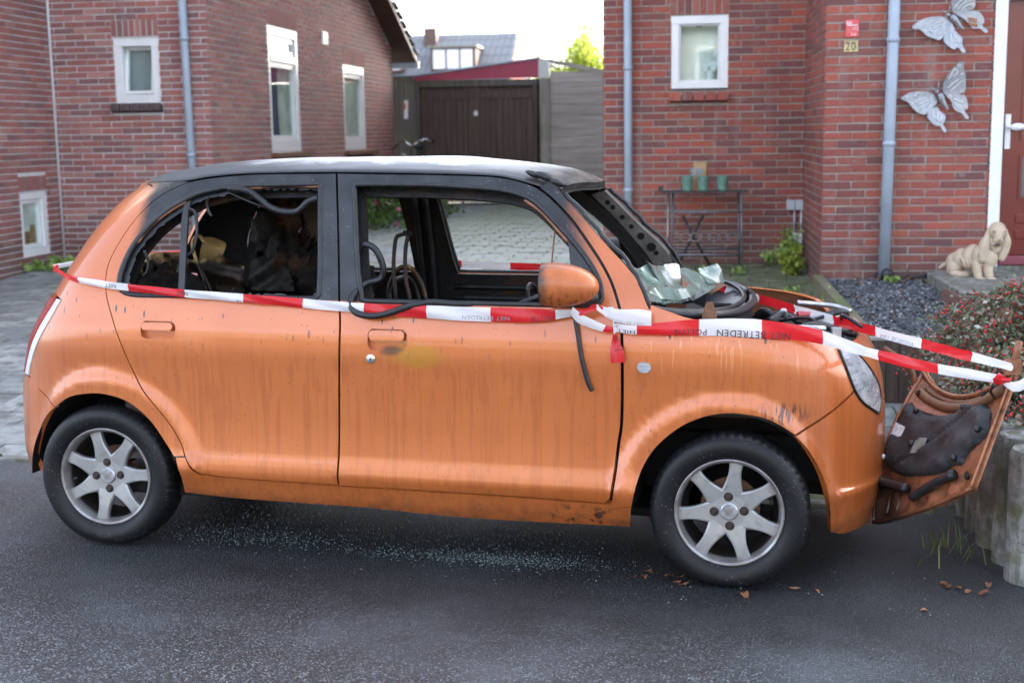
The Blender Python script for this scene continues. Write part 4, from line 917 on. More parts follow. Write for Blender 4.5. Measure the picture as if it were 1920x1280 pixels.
def lump(name,c,d,mat,parent=car,n=5):
    mb=MB()
    for k in range(n):
        s_=[x*rr.uniform(.35,.7) for x in d]; cc=[c[i]+rr.uniform(-.5,.5)*d[i]*.6 for i in range(3)]
        mb.box(cc,s_,rotz(rr.uniform(-.6,.6))@rotx(rr.uniform(-.3,.3)))
    return mb.build(name,mat,parent,bevel=.006)
lump('engine_block',(2.42,.02,.70),(.55,.5,.28),M['char'],n=9); lump('battery',(2.66,-.28,.76),(.2,.16,.12),M['plastic'],n=4)
lump('air_box',(2.58,.22,.79),(.24,.2,.12),M['rust'],n=5)
for k in range(13):
    a=(rr.uniform(2.32,2.8),rr.uniform(-.42,.35),rr.uniform(.80,.885)); b=(a[0]+rr.uniform(-.25,.25),a[1]+rr.uniform(-.3,.3),rr.uniform(.80,.90)); c=((a[0]+b[0])/2+rr.uniform(-.06,.06),(a[1]+b[1])/2,max(a[2],b[2])+rr.uniform(0,.04))
    MB().tube(spline([a,c,b],7),rr.choice([.007,.010,.014]),7).build('hose',M['rubber'],car)
for p_,r_ in (([(2.44,-.42,.885),(2.62,-.40,.885),(2.70,-.36,.88)],.013),([(2.52,-.20,.88),(2.55,-.22,.93),(2.56,-.20,.90)],.009),([(2.60,.36,.90),(2.74,.42,.885),(2.82,.40,.865)],.011)):
    MB().tube(spline(p_,6),r_,8).build('metal_pipe',M['alu'],car)
for p_ in ((2.66,-.43,.87),(2.74,-.38,.865)): MB().box(p_,(.035,.02,.05),rotz(.3)).build('bracket',M['alu'],car,bevel=.003)
MB().box((2.64,.02,.885),(.085,.06,.035),rotz(.2)).build('melted_reservoir',M['redlens'],car,bevel=.012)
cross=MB().tube(spline([(2.66,-.52,.815),(2.80,-.36,.815),(2.85,0,.82),(2.80,.36,.815),(2.66,.52,.815)],8),.022,8); cross.build('lamp_crossmember',M['bonnet'],car)
# cowl trough with its rubber lip
lip=spline([(2.115,-.635,.962),(2.19,-.60,.948),(2.30,-.52,.938),(2.395,-.34,.935),(2.43,-.05,.94),(2.40,.25,.95),(2.32,.48,.96),(2.16,.63,.975)],8)
MB().tube(lip,.017,8).build('cowl_seal',M['rubber'],car); MB().tube(lip+[-.035,0,.012],.010,8).build('cowl_seal',M['rubber'],car)
base=lip*1.; base[:,0]=base[:,0]*.25+2.06*.75; base[:,2]-=.07; k=len(lip); mid=(lip+base)/2; mid[:,2]-=.035
mb=MB(); mb.raw(np.concatenate([lip-[.03,0,.012],mid,base]),[(r*k+i,r*k+i+1,(r+1)*k+i+1,(r+1)*k+i) for r in range(2) for i in range(k-1)])
low=lip*1.; low[:,2]-=.13; mb.raw(np.concatenate([lip,low]),[(i,i+1,k+i+1,k+i) for i in range(k-1)]); mb.build('cowl_trough',M['rubber'],car)
MB().prism([(0,0),(.05,0),(.05,.05),(.035,.09),(.015,.09),(.0,.05)],-.003,.003,((2.275,-.585,.90),(1,.25,0),(0,0,1),(.25,-1,0))).build('hinge_plate',M['rust'],car)
for k in range(9):
    c=np.array((rr.uniform(2.12,2.40),rr.uniform(-.3,.45),rr.uniform(.93,1.0))); Q=[c+[rr.uniform(-.07,.07),rr.uniform(-.08,.08),rr.uniform(-.02,.05)] for _ in range(4)]
    q=np.array(Q); mb=MB(); mb.raw(np.concatenate([q,q+[.004,.0,.006]]),[(0,1,2,3),(7,6,5,4),(0,4,5,1),(1,5,6,2),(2,6,7,3),(3,7,4,0)]); mb.build('charred_scrap',M['rubber' if k%3 else 'rust'],car)
# --- what is left of the windscreen
def crumpled(name,pts,mat,amp,h=.028,seed=1,th=.005):
    """a torn sheet through 3D outline points, wrinkled"""
    P3=np.array(pts,float); c=P3.mean(0); u,s,vt=np.linalg.svd(P3-c); q=(P3-c)@vt[:2].T
    if .5*np.sum(q[:,0]*np.roll(q[:,1],-1)-np.roll(q[:,0],-1)*q[:,1])<0: q=q[:,::-1]; vt=vt[[1,0,2]]
    o=resample(q,h*.7,True); v,f=triang(o,[],h)
    d2=((v[:,None]-q[None])**2).sum(2)+1e-4; wgt=1/d2**1.5; res=(P3-c)@np.cross(vt[0],vt[1]); hgt=(wgt*res).sum(1)/wgt.sum(1)
    r=np.random.default_rng(seed); ph=r.uniform(0,6,6)
    hgt=hgt+amp*(np.sin(v[:,0]*31+ph[0])*np.sin(v[:,1]*27+ph[1])+.5*np.sin(v[:,0]*67+v[:,1]*40+ph[2])+.4*np.abs(np.sin(v[:,0]*22-v[:,1]*35+ph[3])))
    nn=np.cross(vt[0],vt[1]); V=c+v[:,:1]*vt[0]+v[:,1:]*vt[1]+hgt[:,None]*nn; k=len(V)
    return add(name,mesh(name,np.concatenate([V,V-nn*th]),[tuple(t) for t in f]+[tuple(int(i)+k for i in t[::-1]) for t in f],mat,True),car)
crumpled('windscreen_remnant',[(1.815,-.575,1.30),(1.90,-.60,1.215),(2.0,-.62,1.11),(2.09,-.63,.99),(2.13,-.52,.975),(2.17,-.36,.962),(2.24,-.1,.965),(2.27,.16,.975),(2.235,.24,1.0),(2.20,.14,1.04),(2.15,.05,1.055),(2.10,-.10,1.07),(2.05,-.29,1.10),(2.02,-.36,1.085),(1.97,-.50,1.13),(1.885,-.555,1.21)],M['screen'],.006,seed=3)
crumpled('windscreen_remnant',[(2.03,-.32,1.12),(2.10,-.22,1.04),(2.16,-.20,.99),(2.11,-.34,1.02)],M['screen'],.006,seed=5)
crumpled('windscreen_remnant',[(2.20,.16,1.05),(2.27,.24,1.06),(2.31,.22,.99),(2.24,.1,.99)],M['screen'],.005,seed=6)
crumpled('paper_scrap',[(2.09,-.13,1.085),(2.14,-.08,1.085),(2.155,-.1,1.02),(2.12,-.15,1.03)],M['white'],.002,seed=7)
crumpled('windscreen_remnant',[(2.05,-.55,1.0),(2.13,-.50,.985),(2.19,-.34,.975),(2.24,-.2,.97),(2.2,-.3,1.01),(2.1,-.48,1.03)],M['screen'],.004,seed=8)
# --- inside: seat frames, wheel, loose cables
def tubes(name,lines,r,mat,parent=car,seg=7):
    mb=MB(); [mb.tube(spline(l,6) if len(l)>2 else np.array(l),r,seg) for l in lines]; return mb.build(name,mat,parent)
for sy in (-.34,.34):
    sf=tubes('seat_frame',[[(1.0,sy-.2,.45),(.93,sy-.2,.75),(.88,sy-.18,.93),(.88,sy,.97),(.88,sy+.18,.93),(.93,sy+.2,.75),(1.0,sy+.2,.45)],[(1.0,sy-.2,.45),(1.4,sy-.2,.48),(1.44,sy,.50),(1.4,sy+.2,.48),(1.0,sy+.2,.45)]],.011,M['char'])
    s=MB(); s.box((.97,sy,.62),(.012,.34,.36),roty(-.22)); s.build('seat_back_plate',M['char'],sf); s=MB(); s.box((1.22,sy,.40),(.40,.38,.10)); s.build('seat_base',M['char'],sf)
tubes('headrest_rod',[[(.994,-.1,.80),(.994,-.1,.934),(.986,-.1,1.054),(.996,-.1,1.163),(1.014,-.1,1.183),(1.046,-.1,1.19)],[(1.049,-.1,1.192),(1.036,-.1,1.11),(1.038,-.1,1.0),(1.053,-.1,.925),(1.055,-.1,.80)]],.0085,M['char'])
lump('molten_foam',(1.043,-.1,1.187),(.04,.03,.03),M['charflat'],n=4)
tubes('bent_bracket',[[(.97,-.05,.85),(.945,-.05,.95),(.985,-.05,1.035),(1.04,-.05,1.05),(1.09,-.05,.98),(1.12,-.05,.86)]],.010,M['goldz'])
tubes('steering_wheel',[[(1.52+.07*math.cos(a)*0-.16*math.sin(a)*.35,.34+.17*math.cos(a),.80+.17*math.sin(a)*.9) for a in np.linspace(0,2*math.pi,20)]],.010,M['char'])
tubes('dashboard_beam',[[(1.82,-.62,.80),(1.82,0,.82),(1.82,.62,.80)],[(1.82,.34,.80),(1.54,.34,.80)]],.024,M['char']); lump('dashboard_lump',(1.80,.05,.74),(.24,.9,.2),M['charflat'],n=9)
cb=tubes('loose_door_seal',[[(1.009,-.60,1.148),(1.03,-.605,1.172),(1.055,-.61,1.173),(1.085,-.61,1.149),(1.105,-.60,1.09),(1.092,-.60,1.05),(1.05,-.64,1.035),(1.03,-.68,1.010),(1.022,-.718,.985),(1.028,-.738,.958),(1.055,-.748,.936),(1.11,-.752,.928),(1.174,-.752,.940),(1.24,-.745,.964),(1.32,-.730,.980),(1.40,-.712,.976),(1.47,-.69,.974)]],.0125,M['rubber'])
tubes('hanging_cable',[[(.48,-.56,1.377),(.555,-.55,1.368),(.60,-.55,1.340),(.645,-.55,1.306),(.70,-.55,1.290),(.755,-.55,1.293),(.80,-.56,1.327),(.84,-.56,1.342)]],.014,M['rubber'],rdoor)
tubes('hanging_cable',[[(.48,-.55,1.36),(.56,-.54,1.325),(.64,-.53,1.30),(.70,-.53,1.30)]],.005,M['rubber'],rdoor)
tubes('dangling_strip',[[(.395,-.56,1.345),(.388,-.55,1.31),(.395,-.55,1.285),(.405,-.55,1.27)],[(.33,-.59,1.30),(.355,-.585,1.28),(.36,-.59,1.20),(.345,-.60,1.14),(.32,-.61,1.12)],[(.155,-.62,1.14),(.165,-.61,1.10),(.160,-.61,1.06),(.14,-.61,1.04)]],.0065,M['rubber'],rdoor)
tubes('hanging_wire',[[(1.745,-.58,1.235),(1.74,-.6,1.15),(1.738,-.62,1.06)]],.003,M['rust'],fdoor)
tubes('loose_door_seal',[[(1.842,-.728,.955),(1.858,-.738,.88),(1.872,-.741,.80),(1.893,-.736,.72),(1.908,-.73,.685)]],.0085,M['rubber'],fdoor)
tubes('door_strut',[[(1.60,-.60,.96),(1.70,-.60,1.0),(1.78,-.62,1.03)]],.010,M['rubber'],fdoor)
# rear bench: heat-tinted sheet backs
def blob(name,c,d,mat,seed=1,amp=.28):
    r=np.random.default_rng(seed); mb=MB(); mb.ball((0,0,0),1,30,18); v=mb.v[0]; k=r.normal(0,1,(9,3))*[[3]]*3+r.normal(0,1,(9,3))*4; s=sum(np.sin(v@k[i]+i)/(1+.35*i) for i in range(9)); v=v*(1+amp*.45*s[:,None]); mb.v=[v*np.array(d)*.5+np.array(c)]; return mb.build(name,mat,car)
def bent_sheet(name,c,wd,ht,lean,mat,curl=.03,rz=0):
    mb=MB(); n=9; V=[]
    for i in range(n):
        t=i/(n-1); z=t*ht; x=-lean*t-curl*math.sin(t*math.pi*.5)**6
        for j in range(7): 
            y=(j/6-.5)*wd*(1-.25*t**4); V.append((x+.012*math.sin(j*2.1+i),y,z-.02*abs(j/6-.5)**2*8*t))
    V=np.array(V)@rotz(rz).T; k=7; F=[(i*k+j,i*k+j+1,(i+1)*k+j+1,(i+1)*k+j) for i in range(n-1) for j in range(k-1)]
    mb.raw(np.concatenate([V,V+[.006,0,0]])+np.array(c),F+[tuple(q_+n*k for q_ in f_[::-1]) for f_ in F],smooth=True); return mb.build(name,mat,car)
for c_,wd,ht,ln,m_,rz in (((.09,-.36,.70),.34,.40,.10,M['goldz'],.1),((.13,-.36,.72),.32,.30,.08,M['char'],.1),((.24,.05,.72),.30,.36,.10,M['goldz'],-.1),((.285,.05,.70),.34,.28,.08,M['char'],-.1),((.36,.10,.70),.16,.26,.05,M['char'],.2),((.33,.32,.72),.22,.40,.06,M['char'],-.3),((.44,.34,.70),.2,.30,.04,M['rust'],.4)):
    bent_sheet('rear_seat_back',c_,wd,ht,ln,m_,rz=rz)
crumpled('rear_seat_back',[(-.16,-.10,.93),(-.145,-.10,1.075),(-.10,-.11,1.092),(-.03,-.12,1.10),(.03,-.10,1.098),(.085,-.10,1.07),(.10,-.10,.93)],M['goldz'],.010,.022,seed=21)
crumpled('rear_seat_back',[(.10,-.08,.93),(.11,-.08,1.04),(.135,-.09,1.12),(.155,-.10,1.165),(.20,-.10,1.165),(.245,-.08,1.135),(.225,-.08,1.08),(.30,-.05,1.05),(.31,-.05,.93)],M['goldz'],.014,.022,seed=22)
crumpled('rear_seat_back',[(.30,.02,.93),(.31,.02,1.06),(.38,.04,1.09),(.47,.05,1.02),(.50,.05,.93)],M['char'],.02,.022,seed=23)
tubes('rear_seat_tube',[[(.195,-.16,.90),(.17,-.16,1.0),(.13,-.16,1.12),(.142,-.16,1.165),(.165,-.16,1.17),(.185,-.16,1.14)],[(.06,-.17,.90),(.075,-.17,1.0),(.11,-.15,1.06),(.15,-.15,1.05),(.19,-.15,.97),(.215,-.15,.90)],[(.02,-.19,.90),(.0,-.19,.98)],[(-.06,-.19,.90),(-.09,-.19,1.0),(-.085,-.19,1.06)]],.0075,M['goldz'])
0 and tubes('rear_seat_tube',[[(.28,-.12,.78),(.25,-.12,1.0),(.20,-.12,1.17),(.225,-.12,1.195),(.26,-.12,1.165),(.285,-.12,1.0),(.34,-.12,.82)],[(.15,-.2,.80),(.12,-.2,.98),(.10,-.1,1.08),(.15,0,1.085),(.22,.02,1.0),(.28,0,.8)]],.009,M['gold'])
for i_,(c_,d_) in enumerate((((-.02,-.22,.95),(.22,.2,.20)),((.10,-.2,.93),(.2,.2,.16)),((.42,.25,1.0),(.3,.3,.34)),((.30,.35,1.16),(.2,.2,.28)),((.55,.25,.98),(.26,.3,.22)),((-.12,-.25,1.0),(.12,.12,.18)),((.70,.2,.95),(.2,.3,.2)))): blob('burnt_padding',c_,d_,M['foam'],30+i_)
# sooted glass left in the far rear door, and the hanging headlining beside it
gm=G('sooted_glass'); gp=gm.co.outputs['Object']; gx_,gy_,gz_=gm.xyz(); 
dd=gm.mth('SQRT',gm.mth('ADD',gm.mul(gm.mth('SUBTRACT',gx_,.285),gm.mth('SUBTRACT',gx_,.285),1.6),gm.mul(gm.mth('SUBTRACT',gz_,1.205),gm.mth('SUBTRACT',gz_,1.205),.6)))
cl=gm.step(gm.mth('ADD',dd,gm.mth('MULTIPLY_ADD',gm.noise(75,gp,3),.11,-.055)),.062,.045)
gm.set(Base_Color=gm.mix(gm.noise(8,gp,5),(.07,.045,.022),(.17,.12,.07)),Roughness=.6,Alpha=gm.mth('SUBTRACT',1.0,cl))
rg=panel('sooted_glass',[(.13,.985),(.47,.982),(.47,1.375),(.40,1.352),(.30,1.318),(.18,1.225),(.12,1.12)],gm.m,twin(rdoor),off=-.01,depth=0,gap=0,both=False)
crumpled('hanging_headlining',[(.55,.30,1.42),(.86,.25,1.42),(.80,.28,1.37),(.60,.32,1.36)],M['charflat'],.008,.05,seed=13)
# --- door mirror
def mirror_mesh():
    mb=MB(); n=16; k=28; V=[]
    for i in range(n):
        t=i/(n-1); x=-.083+.198*(1-math.cos(t*math.pi/2)) if False else -.086+.196*math.sin(t*math.pi/2)**1.0
        sc=(1-max(0,(x+.086)/.196)**2.7)**.5 if t<1 else .0
        sc*=(.93+.07*min(1,t*6))
        for j in range(k):
            a=2*math.pi*j/k; e=lambda c:math.copysign(abs(c)**.97,c); V.append((x,.078*e(math.cos(a))*sc,.077*e(math.sin(a))*sc-.008*t))
    F=[(i*k+j,i*k+(j+1)%k,(i+1)*k+(j+1)%k,(i+1)*k+j) for i in range(n-1) for j in range(k)]
    return mb.raw(V,F,smooth=True)
mpaint=paint=None
gmm=G('mirror_paint'); x_,y_,z_=gmm.xyz(); nn_=gmm.noise(16,None,5)
cc=gmm.mix(gmm.step(nn_,.3,.7),(.44,.115,.026),(.53,.15,.038)); so_=gmm.step(gmm.mth('MULTIPLY_ADD',nn_,.10,x_),.015,-.05); cc=gmm.mix(so_,cc,(.02,.02,.022))
drm=gmm.mul(gmm.step(gmm.noise(1,gmm.mapped((60,60,6)),3),.52,.64),gmm.step(z_,.0,-.055),.8); cc=gmm.mix(drm,cc,(.10,.03,.015)); fl_=gmm.mul(gmm.step(gmm.voro(95),.14,.08),.6); cc=gmm.mix(fl_,cc,(.12,.06,.04))
cc=gmm.mix(gmm.mul(gmm.step(z_,.045,.07),.5),cc,(.25,.12,.08))
gmm.set(Base_Color=cc,Roughness=.42,Metallic=.1,Coat_Weight=.35,Coat_Roughness=.15); M['mirror']=gmm.m
for sgn,par in ((-1,fdoor),(1,twin(fdoor))):
    loc=(1.832,-.815,1.062)
    mo=add('wing_mirror',mirror_mesh().data('wing_mirror',M['mirror'] if sgn<0 else M['char']),par,loc)
    MB().lathe([(0,-.0862),(.060,-.0862),(.072,-.083),(.072,-.088),(0,-.088)],24,'x').build('mirror_glass',M['char'],mo)
    a=MB(); a.tube(spline([(.0,.05,-.05),(.05,.085,-.055),(.08,.11,-.05)],5),.026,10); a.build('mirror_arm',M['plastic'],mo)
# --- wheels
def tyre_mesh():
    R,r,w=.279,.186,.170; prof=[(r,.050),(r+.004,.066),(.205,.079),(.2165,.082),(.2175,.0836),(.2205,.0838),(.2215,.0832),(.232,.086),(.254,.083),(.267,.072),(.274,.060),(R,.046),(R+.0005,.015),(R+.0005,-.015),(R,-.046),(.274,-.060),(.267,-.072),(.254,-.083),(.232,-.086),(.205,-.079),(r+.004,-.066),(r,-.050)]
    mb=MB(); seg=216; k=seg; V=[]; 
    for i,(a,h) in enumerate(prof):
        for j in range(seg):
            rr0=a
            if i in (10,11,14,15) and j%4==0: rr0-=.006
            th=2*math.pi*j/seg; V.append((rr0*math.cos(th),h,rr0*math.sin(th)))
    F=[(i*k+j,i*k+(j+1)%k,(i+1)*k+(j+1)%k,(i+1)*k+j) for i in range(len(prof)-1) for j in range(seg)]
    V=np.array(V); low=V[:,2]<-.252; V[low,2]=-.252+(V[low,2]+.252)*.42; V[low,1]*=1.05
    me=mesh('tyre',V,[f_ for f_ in F],M['tyre'],True); return me
def rim_mesh(phase):
    mb=MB()
    mb.lathe([(.150,.060),(.166,.030),(.172,-.040),(.176,-.056),(.180,-.066),(.187,-.070),(.191,-.068),(.1915,-.060),(.186,-.050),(.184,.05)],84,'y')
    mb.lathe([(.0,-.044),(.062,-.044),(.068,-.040),(.070,-.032),(.070,.01)],42,'y')
    for k in range(7):
        a=phase+k*2*math.pi/7; n=8; V=[]
        for i in range(n+1):
            t=i/n; r=.050+.126*t; wd=(.032*(1-t)**1.8+.0145+.011*t**3); y=-.043-.009*math.sin(t*math.pi*.55)
            for q,(f_,dy) in enumerate(((-1,.022),(-1,.004),(-.80,0),(.80,0),(1,.004),(1,.022))): V.append((r,y+dy,wd*f_))
        V=np.array(V)@roty(-a).T; F=[(i*6+j,i*6+j+1,(i+1)*6+j+1,(i+1)*6+j) for i in range(n) for j in range(5)]; mb.raw(V,F)
    return mb.data('rim',M['rim'])
tym=tyre_mesh()
nut=MB().lathe([(0,-.0535),(.0085,-.0535),(.0105,-.051),(.0105,-.0475),(.0165,-.0475),(.0175,-.044)],12,'y').data('wheel_nut',[simple('dark_wheel_nut',(.045,.032,.028),.5,.4,var=.4,scale=60)])
capm=MB().lathe([(0,-.052),(.027,-.052),(.031,-.049),(.031,-.04)],28,'y').data('centre_cap',M['alu'])
em=MB(); em.raw([(-.004,-.0535,-.016),(.012,-.0535,.017),(-.002,-.0535,.008),(-.009,-.0535,-.002)],[(0,1,2),(0,2,3)]); em.raw([(.002,-.0535,-.016),(.017,-.0535,.012),(.013,-.0535,.014)],[(0,1,2)]); emm=em.data('emblem',M['steel'])
hub=MB().lathe([(0,.0),(.06,.0),(.07,.01),(.07,.03)],32,'y').data('brake_hub',M['steel']); disc=MB().lathe([(.07,.03),(.105,.03),(.105,.04),(.0,.04)],40,'y').data('brake_disc',M['rust'])
val=MB().tube([(-.145,-.05,-.02),(-.14,-.02,-.02)],.006,8).data('tyre_valve',M['rubber'])
for nm,(xc,sg,ph,cut) in enumerate(((0,-1,rad(106),1),(2.39,-1,rad(83),1),(0,1,.4,0),(2.39,1,.9,0))):
    wo=add('wheel',None,car,(xc,sg*.632,ZC+.004),(0,0,0 if sg<0 else math.pi))
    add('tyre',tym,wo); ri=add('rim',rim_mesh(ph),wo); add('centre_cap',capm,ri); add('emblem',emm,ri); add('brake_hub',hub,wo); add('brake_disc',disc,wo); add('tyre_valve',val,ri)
    for k in range(4):
        a=k*math.pi/2+rad(4); add('wheel_nut',nut,ri,(.052*math.cos(a),.002,.052*math.sin(a)))
# ------------------------------------------------------------------ the bonnet lying against the posts
NR,FR,NF,FF=[np.array(k) for k in ((3.315,-.714,.799),(3.101,.094,.640),(3.187,-.757,.399),(2.898,-.394,.158))]
bo=thing('car_bonnet','torn off orange car bonnet leaning with its underside out against the concrete posts','car bonnet')
bn=np.cross(FR-NR,NF-NR); bn/=np.linalg.norm(bn); bn*=-1 if bn[0]<0 else 1          # points away from the car (the outer, domed side)
def bon(a,b,off=0):
    """a: 0 near side..1 far side, b: 0 rear edge..1 front edge"""
    a=np.asarray(a,float)[...,None]; b=np.asarray(b,float)[...,None]
    p=(NR*(1-a)+FR*a)*(1-b)+(NF*(1-a)+FF*a)*b
    q=np.abs(1-(2*a-1)**2)**.8
    return p+np.array([0,.06,-.115])*q*(1-.85*b)+np.array([-.05,0,0])*a**2*np.sin(np.pi*np.clip(b,0,1))+bn*off
na,nb=40,30; A,B=np.meshgrid(np.linspace(0,1,na),np.linspace(0,1,nb)); g=bon(A,B); bump=.010*(np.sin(A*34)*np.sin(B*9)**2*np.clip((B-.6)*4,0,1)); g=g-bn*bump[...,None]
V=g.reshape(-1,3); k=len(V); F=[(j*na+i,j*na+i+1,(j+1)*na+i+1,(j+1)*na+i) for j in range(nb-1) for i in range(na-1)]
eo=[i for i in range(na)]+[j*na+na-1 for j in range(1,nb)]+[(nb-1)*na+i for i in range(na-2,-1,-1)]+[j*na for j in range(nb-2,0,-1)]
V2=np.concatenate([V,V+bn*.014]); F2=F+[tuple(q+k for q in f[::-1]) for f in F]+[(eo[i],eo[(i+1)%len(eo)],eo[(i+1)%len(eo)]+k,eo[i]+k) for i in range(len(eo))]
add('panel',mesh('panel',V2,F2,M['under'],True),bo)
mb=MB(); mb.tube([bon(t,.0,-.012) for t in np.linspace(0,1,24)],.009,8); mb.tube([bon(.01,t,-.004) for t in np.linspace(0,1,20)],.007,8); mb.tube([bon(t,.992,-.004) for t in np.linspace(0,1,20)],.007,8); mb.tube([bon(.992,t,-.004) for t in np.linspace(0,1,20)],.007,8); mb.build('folded_rim',M['under'],bo)
mb=MB(); mb.tube([bon(t,.10,-.006) for t in np.linspace(.06,.94,24)],.018,8); mb.tube([bon(t,.05,-.004) for t in np.linspace(.1,.9,24)],.010,6); mb.build('stiffening_bead',M['rust'],bo)
mb=MB(); [mb.tube([bon(.05+.1*i,.78,.002),bon(.065+.1*i,.95,.001)],.0085,6) for i in range(7,10)]; mb.build('pressed_rib',M['under'],bo)['kind']='stuff'
# sound-deadening pad on the underside
po=np.array([(.96,.20),(.90,.195),(.76,.185),(.585,.173),(.445,.13),(.36,.075),(.25,.10),(.173,.173),(.105,.283),(.06,.465),(.10,.53),(.18,.585),(.21,.682),(.29,.66),(.383,.698),(.583,.690),(.80,.672),(.93,.625),(.965,.55),(.97,.40)])
q=resample(spline(po,6,True),.02,True); 
if .5*np.sum(q[:,0]*np.roll(q[:,1],-1)-np.roll(q[:,0],-1)*q[:,1])<0: q=q[::-1]
v,f=triang(q,[],.025); d=np.array([np.sqrt(((q-c)**2).sum(1).min()) for c in v]); puff=.004+.026*np.clip(d/.05,0,1)**.5+.006*np.sin(v[:,0]*19)*np.sin(v[:,1]*23)-.020*np.exp(-((v[:,1]-(.17+.85*(v[:,0]-.30))*1.)/.022)**2)*np.clip(d/.04,0,1)
pv_=bon(v[:,0],v[:,1])-bn*puff[:,None]; base_=bon(v[:,0],v[:,1],-.002)
cnt={(t[i],t[(i+1)%3]) for t in f.tolist() for i in range(3)}; k=len(v)
pad=add('insulation_pad',mesh('insulation_pad',np.concatenate([pv_,base_]),[tuple(t) for t in f[:,::-1].tolist()]+[(a,b,b+k,a+k) for a,b in cnt if (b,a) not in cnt],M['cover'],True),bo)
def patch(name,a0,a1,b0,b1,mat,off=-.030,parent=pad):
    P4=[bon(a,b,off) for a,b in ((a0,b0),(a1,b0),(a1,b1),(a0,b1))]; mb=MB(); mb.raw(P4+[p+bn*.003 for p in P4],[(0,1,2,3),(7,6,5,4),(0,4,5,1),(1,5,6,2),(2,6,7,3),(3,7,4,0)]); return mb.build(name,mat,parent)
patch('paper_label',.835,.93,.335,.465,simple('label_paper',(.50,.52,.55),.6,var=.2,scale=60)); patch('worn_patch',.59,.69,.385,.515,simple('worn_pad',(.16,.16,.14),.7,var=.4,scale=20))
for a,b,s in ((.72,.44,.014),(.93,.58,.013),(.82,.20,.012),(.36,.12,.012),(.10,.44,.012),(.24,.63,.012)):
    c=bon(a,b,-.028); mb=MB(); mb.ball(c,s,12,6); mb.build('pad_clip',M['alu' if b>.45 and a>.5 else 'rubber'],pad)
for a0,b0,a1,b1 in ((.98,.73,.64,.80),(.56,.885,.19,.79)):
    mb=MB(); mb.tube(spline([bon(a0,b0,-.022),bon((a0+a1)/2,(b0+b1)/2-.01,-.026),bon(a1,b1,-.022)],6),.017,8); mb.build('rubber_strip',M['rubber'],bo)
for a,b in ((.22,.06),(.90,.10),(.06,.86)):
    c=bon(a,b,-.018); mb=MB(); mb.ball(c,(.008,.016,.016),10,6); mb.build('hole',M['charflat'],bo)
hg=MB(); hg.tube([tuple(NR+[-.02,.02,-.03]),tuple(NR+[-.005,-.01,.05]),tuple(NR+[0,-.015,.09])],.012,6); hg.box(NR+[-.015,-.005,.005],(.05,.02,.05),rotz(.2)); hg.build('hinge',M['bonnet'],bo)
hg=MB(); hg.tube(spline([FR+[-.03,-.02,-.10],FR+[-.05,-.02,-.0],FR+[-.10,-.03,.05],FR+[-.16,-.03,.09]],5),.012,6); hg.build('bent_hinge',M['rust'],bo)
tw=MB(); tw.tube([bon(.07,.18,-.02),bon(.03,.19,-.05),bon(.0,.17,-.055)],.005,6); tw.build('cable_tie',M['rubber'],bo)
